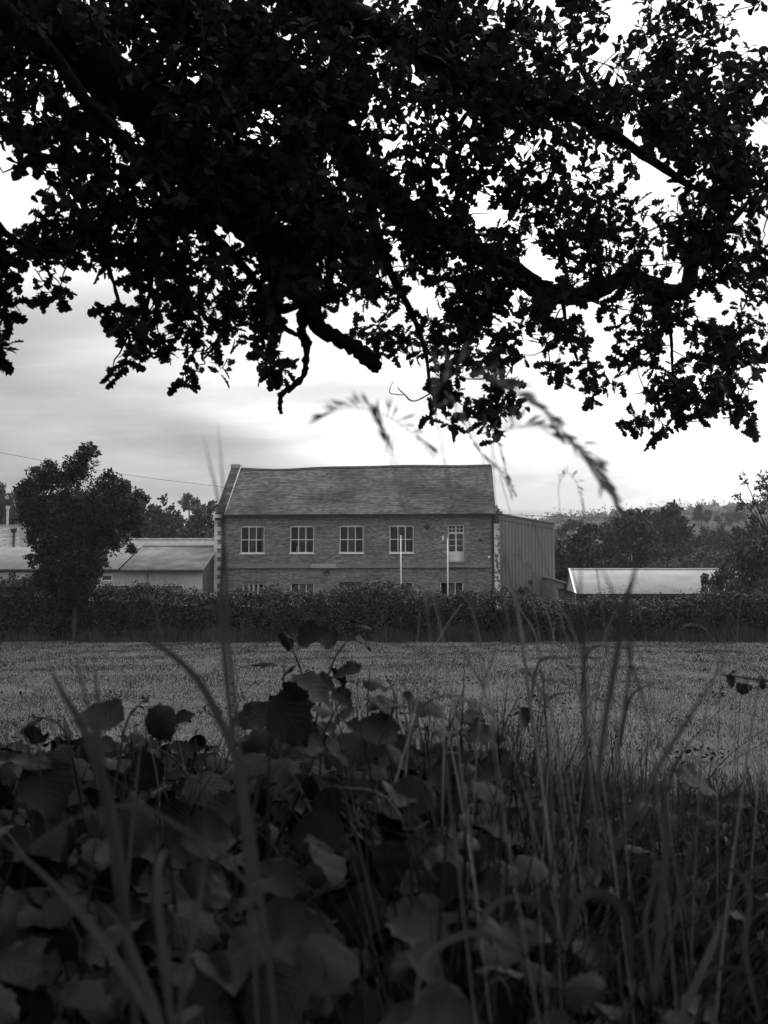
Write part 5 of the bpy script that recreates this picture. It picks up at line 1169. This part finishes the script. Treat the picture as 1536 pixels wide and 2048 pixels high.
# straight pale stalks and blades on the right, as measured
SPECIAL = [
 ('tall pale straw stalk leaning left from the right foreground', [(1110,1800),(1075,1500),(1050,1330),(1035,1230),(1015,1120)], 1.5, .0022),
 ('pale straw stalk standing right beside the tallest one', [(1120,1800),(1060,1420),(1045,1270),(1030,1180)], 1.55, .0016),
 ('pale stalk leaning right across the hedge at the centre', [(780,1600),(815,1480),(850,1340),(885,1265),(925,1205)], 1.6, .0014),
 ('thin stalk rising from the leaves at the centre right', [(800,1700),(815,1500),(830,1330),(840,1220)], 1.7, .0012),
 ('fine stalk crossing the white shed roof', [(1260,1800),(1240,1500),(1215,1300),(1195,1150),(1180,1030)], 1.4, .0013),
 ('fine stalk against the ribbed warehouse', [(1200,1700),(1160,1400),(1120,1230),(1075,1070),(1062,1030)], 1.45, .0013),
 ('pale stalk at the far right edge', [(1430,2040),(1450,1850),(1475,1650),(1500,1480),(1520,1350)], 1.3, .0020),
]
for lab, pts, Yq, r_0 in SPECIAL:
    b0 = np.array([at(*pts[0], Yq)[0], Yq, max(0, at(*pts[0], Yq)[2])]); t, _ = tuft(lab, b0); _, P = culm_obj(t, b0, [W(x, y, Yq) for x, y in pts], r_0, r_0 * .5)
    blade_obj(t, b0, [P[6], P[8] + np.array([.02, 0, .02]), P[11] + np.array([.07, 0, -.02])], .0028)
t, b0 = tuft('two dark blurred blades forming a V before the pale shed roof', (0, 0, 0)); b0 = np.array([at(1195, 1750, .7)[0], .7, at(1195, 1750, .7)[2]]); t.location = b0
for pts, wdt in (([(1190,1760),(1200,1520),(1230,1330),(1250,1220),(1272,1130),(1300,995)], 10), ([(1190,1760),(1172,1500),(1168,1330),(1160,1200),(1165,1080)], 7), ([(1190,1760),(1300,1560),(1400,1400),(1450,1320)], 8), ([(1190,1760),(1260,1330),(1230,1200),(1195,1120)], 6)): blade_obj(t, b0, [W(x, y, .7) for x, y in pts], wdt * .7 / F)
t, b0 = tuft('thick upright blade among the grasses on the right', (0, 0, 0)); b0 = np.array([at(1310, 1990, .9)[0], .9, at(1310, 1990, .9)[2]]); t.location = b0
for pts, wdt in (([(1310,2000),(1318,1880),(1328,1760),(1332,1650),(1326,1540)], 13), ([(1310,2000),(1290,1850),(1310,1740),(1290,1600)], 8), ([(1310,2000),(1345,1860),(1380,1700),(1420,1560)], 8)): blade_obj(t, b0, [W(x, y, .9) for x, y in pts], wdt * .9 / F)
# bent blades arching low at the bottom centre and right
ARC = [('arching bent blade at the bottom centre', [(830,2010),(850,1920),(900,1880),(960,1868),(1020,1900),(1080,1960),(1110,2040)], .8, 12), ('bent blade looping at the bottom right of centre', [(950,1900),(970,1830),(1010,1800),(1060,1800),(1105,1840),(1125,1930)], .85, 12),
       ('broad drooping blade right of the bent loop', [(1130,1900),(1160,1800),(1210,1790),(1250,1830),(1262,1920),(1265,2020)], .8, 15), ('arching thin blade in the bottom right corner', [(1360,2040),(1400,1960),(1450,1935),(1500,1950),(1530,2000)], .95, 8),
       ('fat blade slanting across the bottom right', [(1350,2060),(1400,1950),(1430,1880),(1445,1830)], .85, 14), ('drooping blade at the right edge', [(1520,2040),(1490,1900),(1500,1790),(1470,1740),(1440,1760)], 1.0, 10)]
for lab, pts, Yq, wdt in ARC:
    b0 = np.array([at(*pts[0], Yq)[0], Yq, at(*pts[0], Yq)[2]]); t, _ = tuft(lab, b0); blade_obj(t, b0, [W(x, y, Yq + .01 * i) for i, (x, y) in enumerate(pts)], wdt * Yq / F)
# tufts filling the right half
WHERE = ['just right of the rounded hazel leaves', 'left of the tallest pale straw stalk', 'below the branching grass head', 'at the foot of the tallest pale straw stalk', 'near the field below the ribbed warehouse', 'behind the thick upright blade',
 'close to the lens beside the thick upright blade', 'rising in line with the pale shed roof', 'beside the low hazel sprig on the right', 'near the field below the willow bush', 'close to the lens under the far right stalk', 'at the right edge under the bramble spray',
 'close to the lens above the bent loop', 'close to the lens in the bottom right', 'behind the broad drooping hazel leaf', 'behind the folded hazel leaf on the left', 'farthest out, before the V of dark blades', 'farthest out, left of the V of dark blades', 'farthest out at the right edge', 'close to the lens at the centre']
PLACE = [(900, 2.2), (1000, 1.5), (1080, 2.6), (1120, 1.7), (1190, 3.0), (1230, 2.0), (1290, 1.4), (1330, 2.6), (1390, 1.8), (1440, 3.0), (1470, 1.4), (1520, 2.2), (1150, 1.2), (1420, 1.1), (700, 2.6), (330, 2.4), (1260, 3.6), (1060, 3.4), (1500, 3.8), (860, 1.4)]
for i, (px, Yq) in enumerate(PLACE):
    r = np.random.default_rng(500 + i); x0 = (px - 768) / F * Yq; b0 = np.array([x0, Yq, 0.0])
    t, _ = tuft('wild grass tuft ' + WHERE[i], b0)
    top_py = np.interp(px, [300, 700, 1000, 1250, 1536], [1560, 1480, 1440, 1420, 1450]); zt_ = at(px, top_py, Yq)[2]; zt_ = max(.5, zt_)
    for k in range(8):
        h_ = zt_ * r.uniform(.62, 1.02); a = r.uniform(0, 2 * math.pi); rd = r.uniform(.12, .5); dv = np.array([math.cos(a), math.sin(a) * .7, 0])
        p0 = b0 + dv * .03; p1 = b0 + dv * rd * .3 + np.array([0, 0, h_ * .5]); p2 = b0 + dv * rd * .7 + np.array([0, 0, h_ * .88]); droop = r.uniform(-.25, .10)
        p3 = b0 + dv * rd * 1.3 + np.array([0, 0, h_ * (1.0 + droop)])
        blade_obj(t, b0, [p0, p1, p2, p3], r.uniform(.0018, .004), (dv[1], -dv[0] + .3, .2), r.uniform(-1, 1))
    for k in range(2):
        h_ = min(zt_ * r.uniform(1.0, 1.3), at(px, 1120, Yq)[2] * r.uniform(.9, 1)); a = r.uniform(0, 2 * math.pi); dv = np.array([math.cos(a), math.sin(a), 0]) * r.uniform(.05, .2)
        _, P = culm_obj(t, b0, [b0, b0 + dv * .4 + np.array([0, 0, h_ * .5]), b0 + dv * .9 + np.array([0, 0, h_ * .9]), b0 + dv * 1.3 + np.array([0, 0, h_])], .0013, .0006); seed_head(t, b0, P, .08, 16, .009, .1, 700 + 3 * i + k, bool(k))
# fine rough grass between the shrubs and the field
n = 26000
yy = 2.2 + 7.5 * rng.uniform(0, 1, n) ** 1.3; xx = rng.uniform(-1, 1, n) * (.42 * yy + .3); side_ = np.interp(xx / yy, [-.36, .05, .36], [.45, .7, 1.0])
hh = (.12 + .34 * rng.uniform(0, 1, n) ** 1.5) * np.interp(yy, [2.2, 3.5, 5.5, 9.7], [1.5, 1.1, .45, .22]) * side_
V, Fc = blades(np.stack([xx, yy, ground_z(xx, yy)], -1), hh, np.full(n, .0032), .8)
tag(link('rough_grass', new_mesh('rough_grass', V, Fc, M['grass'])), 'rough unmown grass between the shrubs and the mown field', 'grass', kind='stuff')

# ================================================================== HAZE
hz = MB().box(-1600, 1600, -1600, 2000, -1.5, 120).build('haze', None); tag(hz, 'thin pale haze in the air that greys the far hills', 'haze', kind='stuff')
hm = bpy.data.materials.new('haze'); hm.use_nodes = True; ht_ = hm.node_tree; ht_.nodes.clear()
ho = ht_.nodes.new('ShaderNodeOutputMaterial'); hv = ht_.nodes.new('ShaderNodeVolumePrincipled'); hv.inputs['Density'].default_value = 0.00028; hv.inputs['Color'].default_value = (.9, .9, .9, 1)
ht_.links.new(hv.outputs[0], ho.inputs['Volume']); hz.data.materials.append(hm)
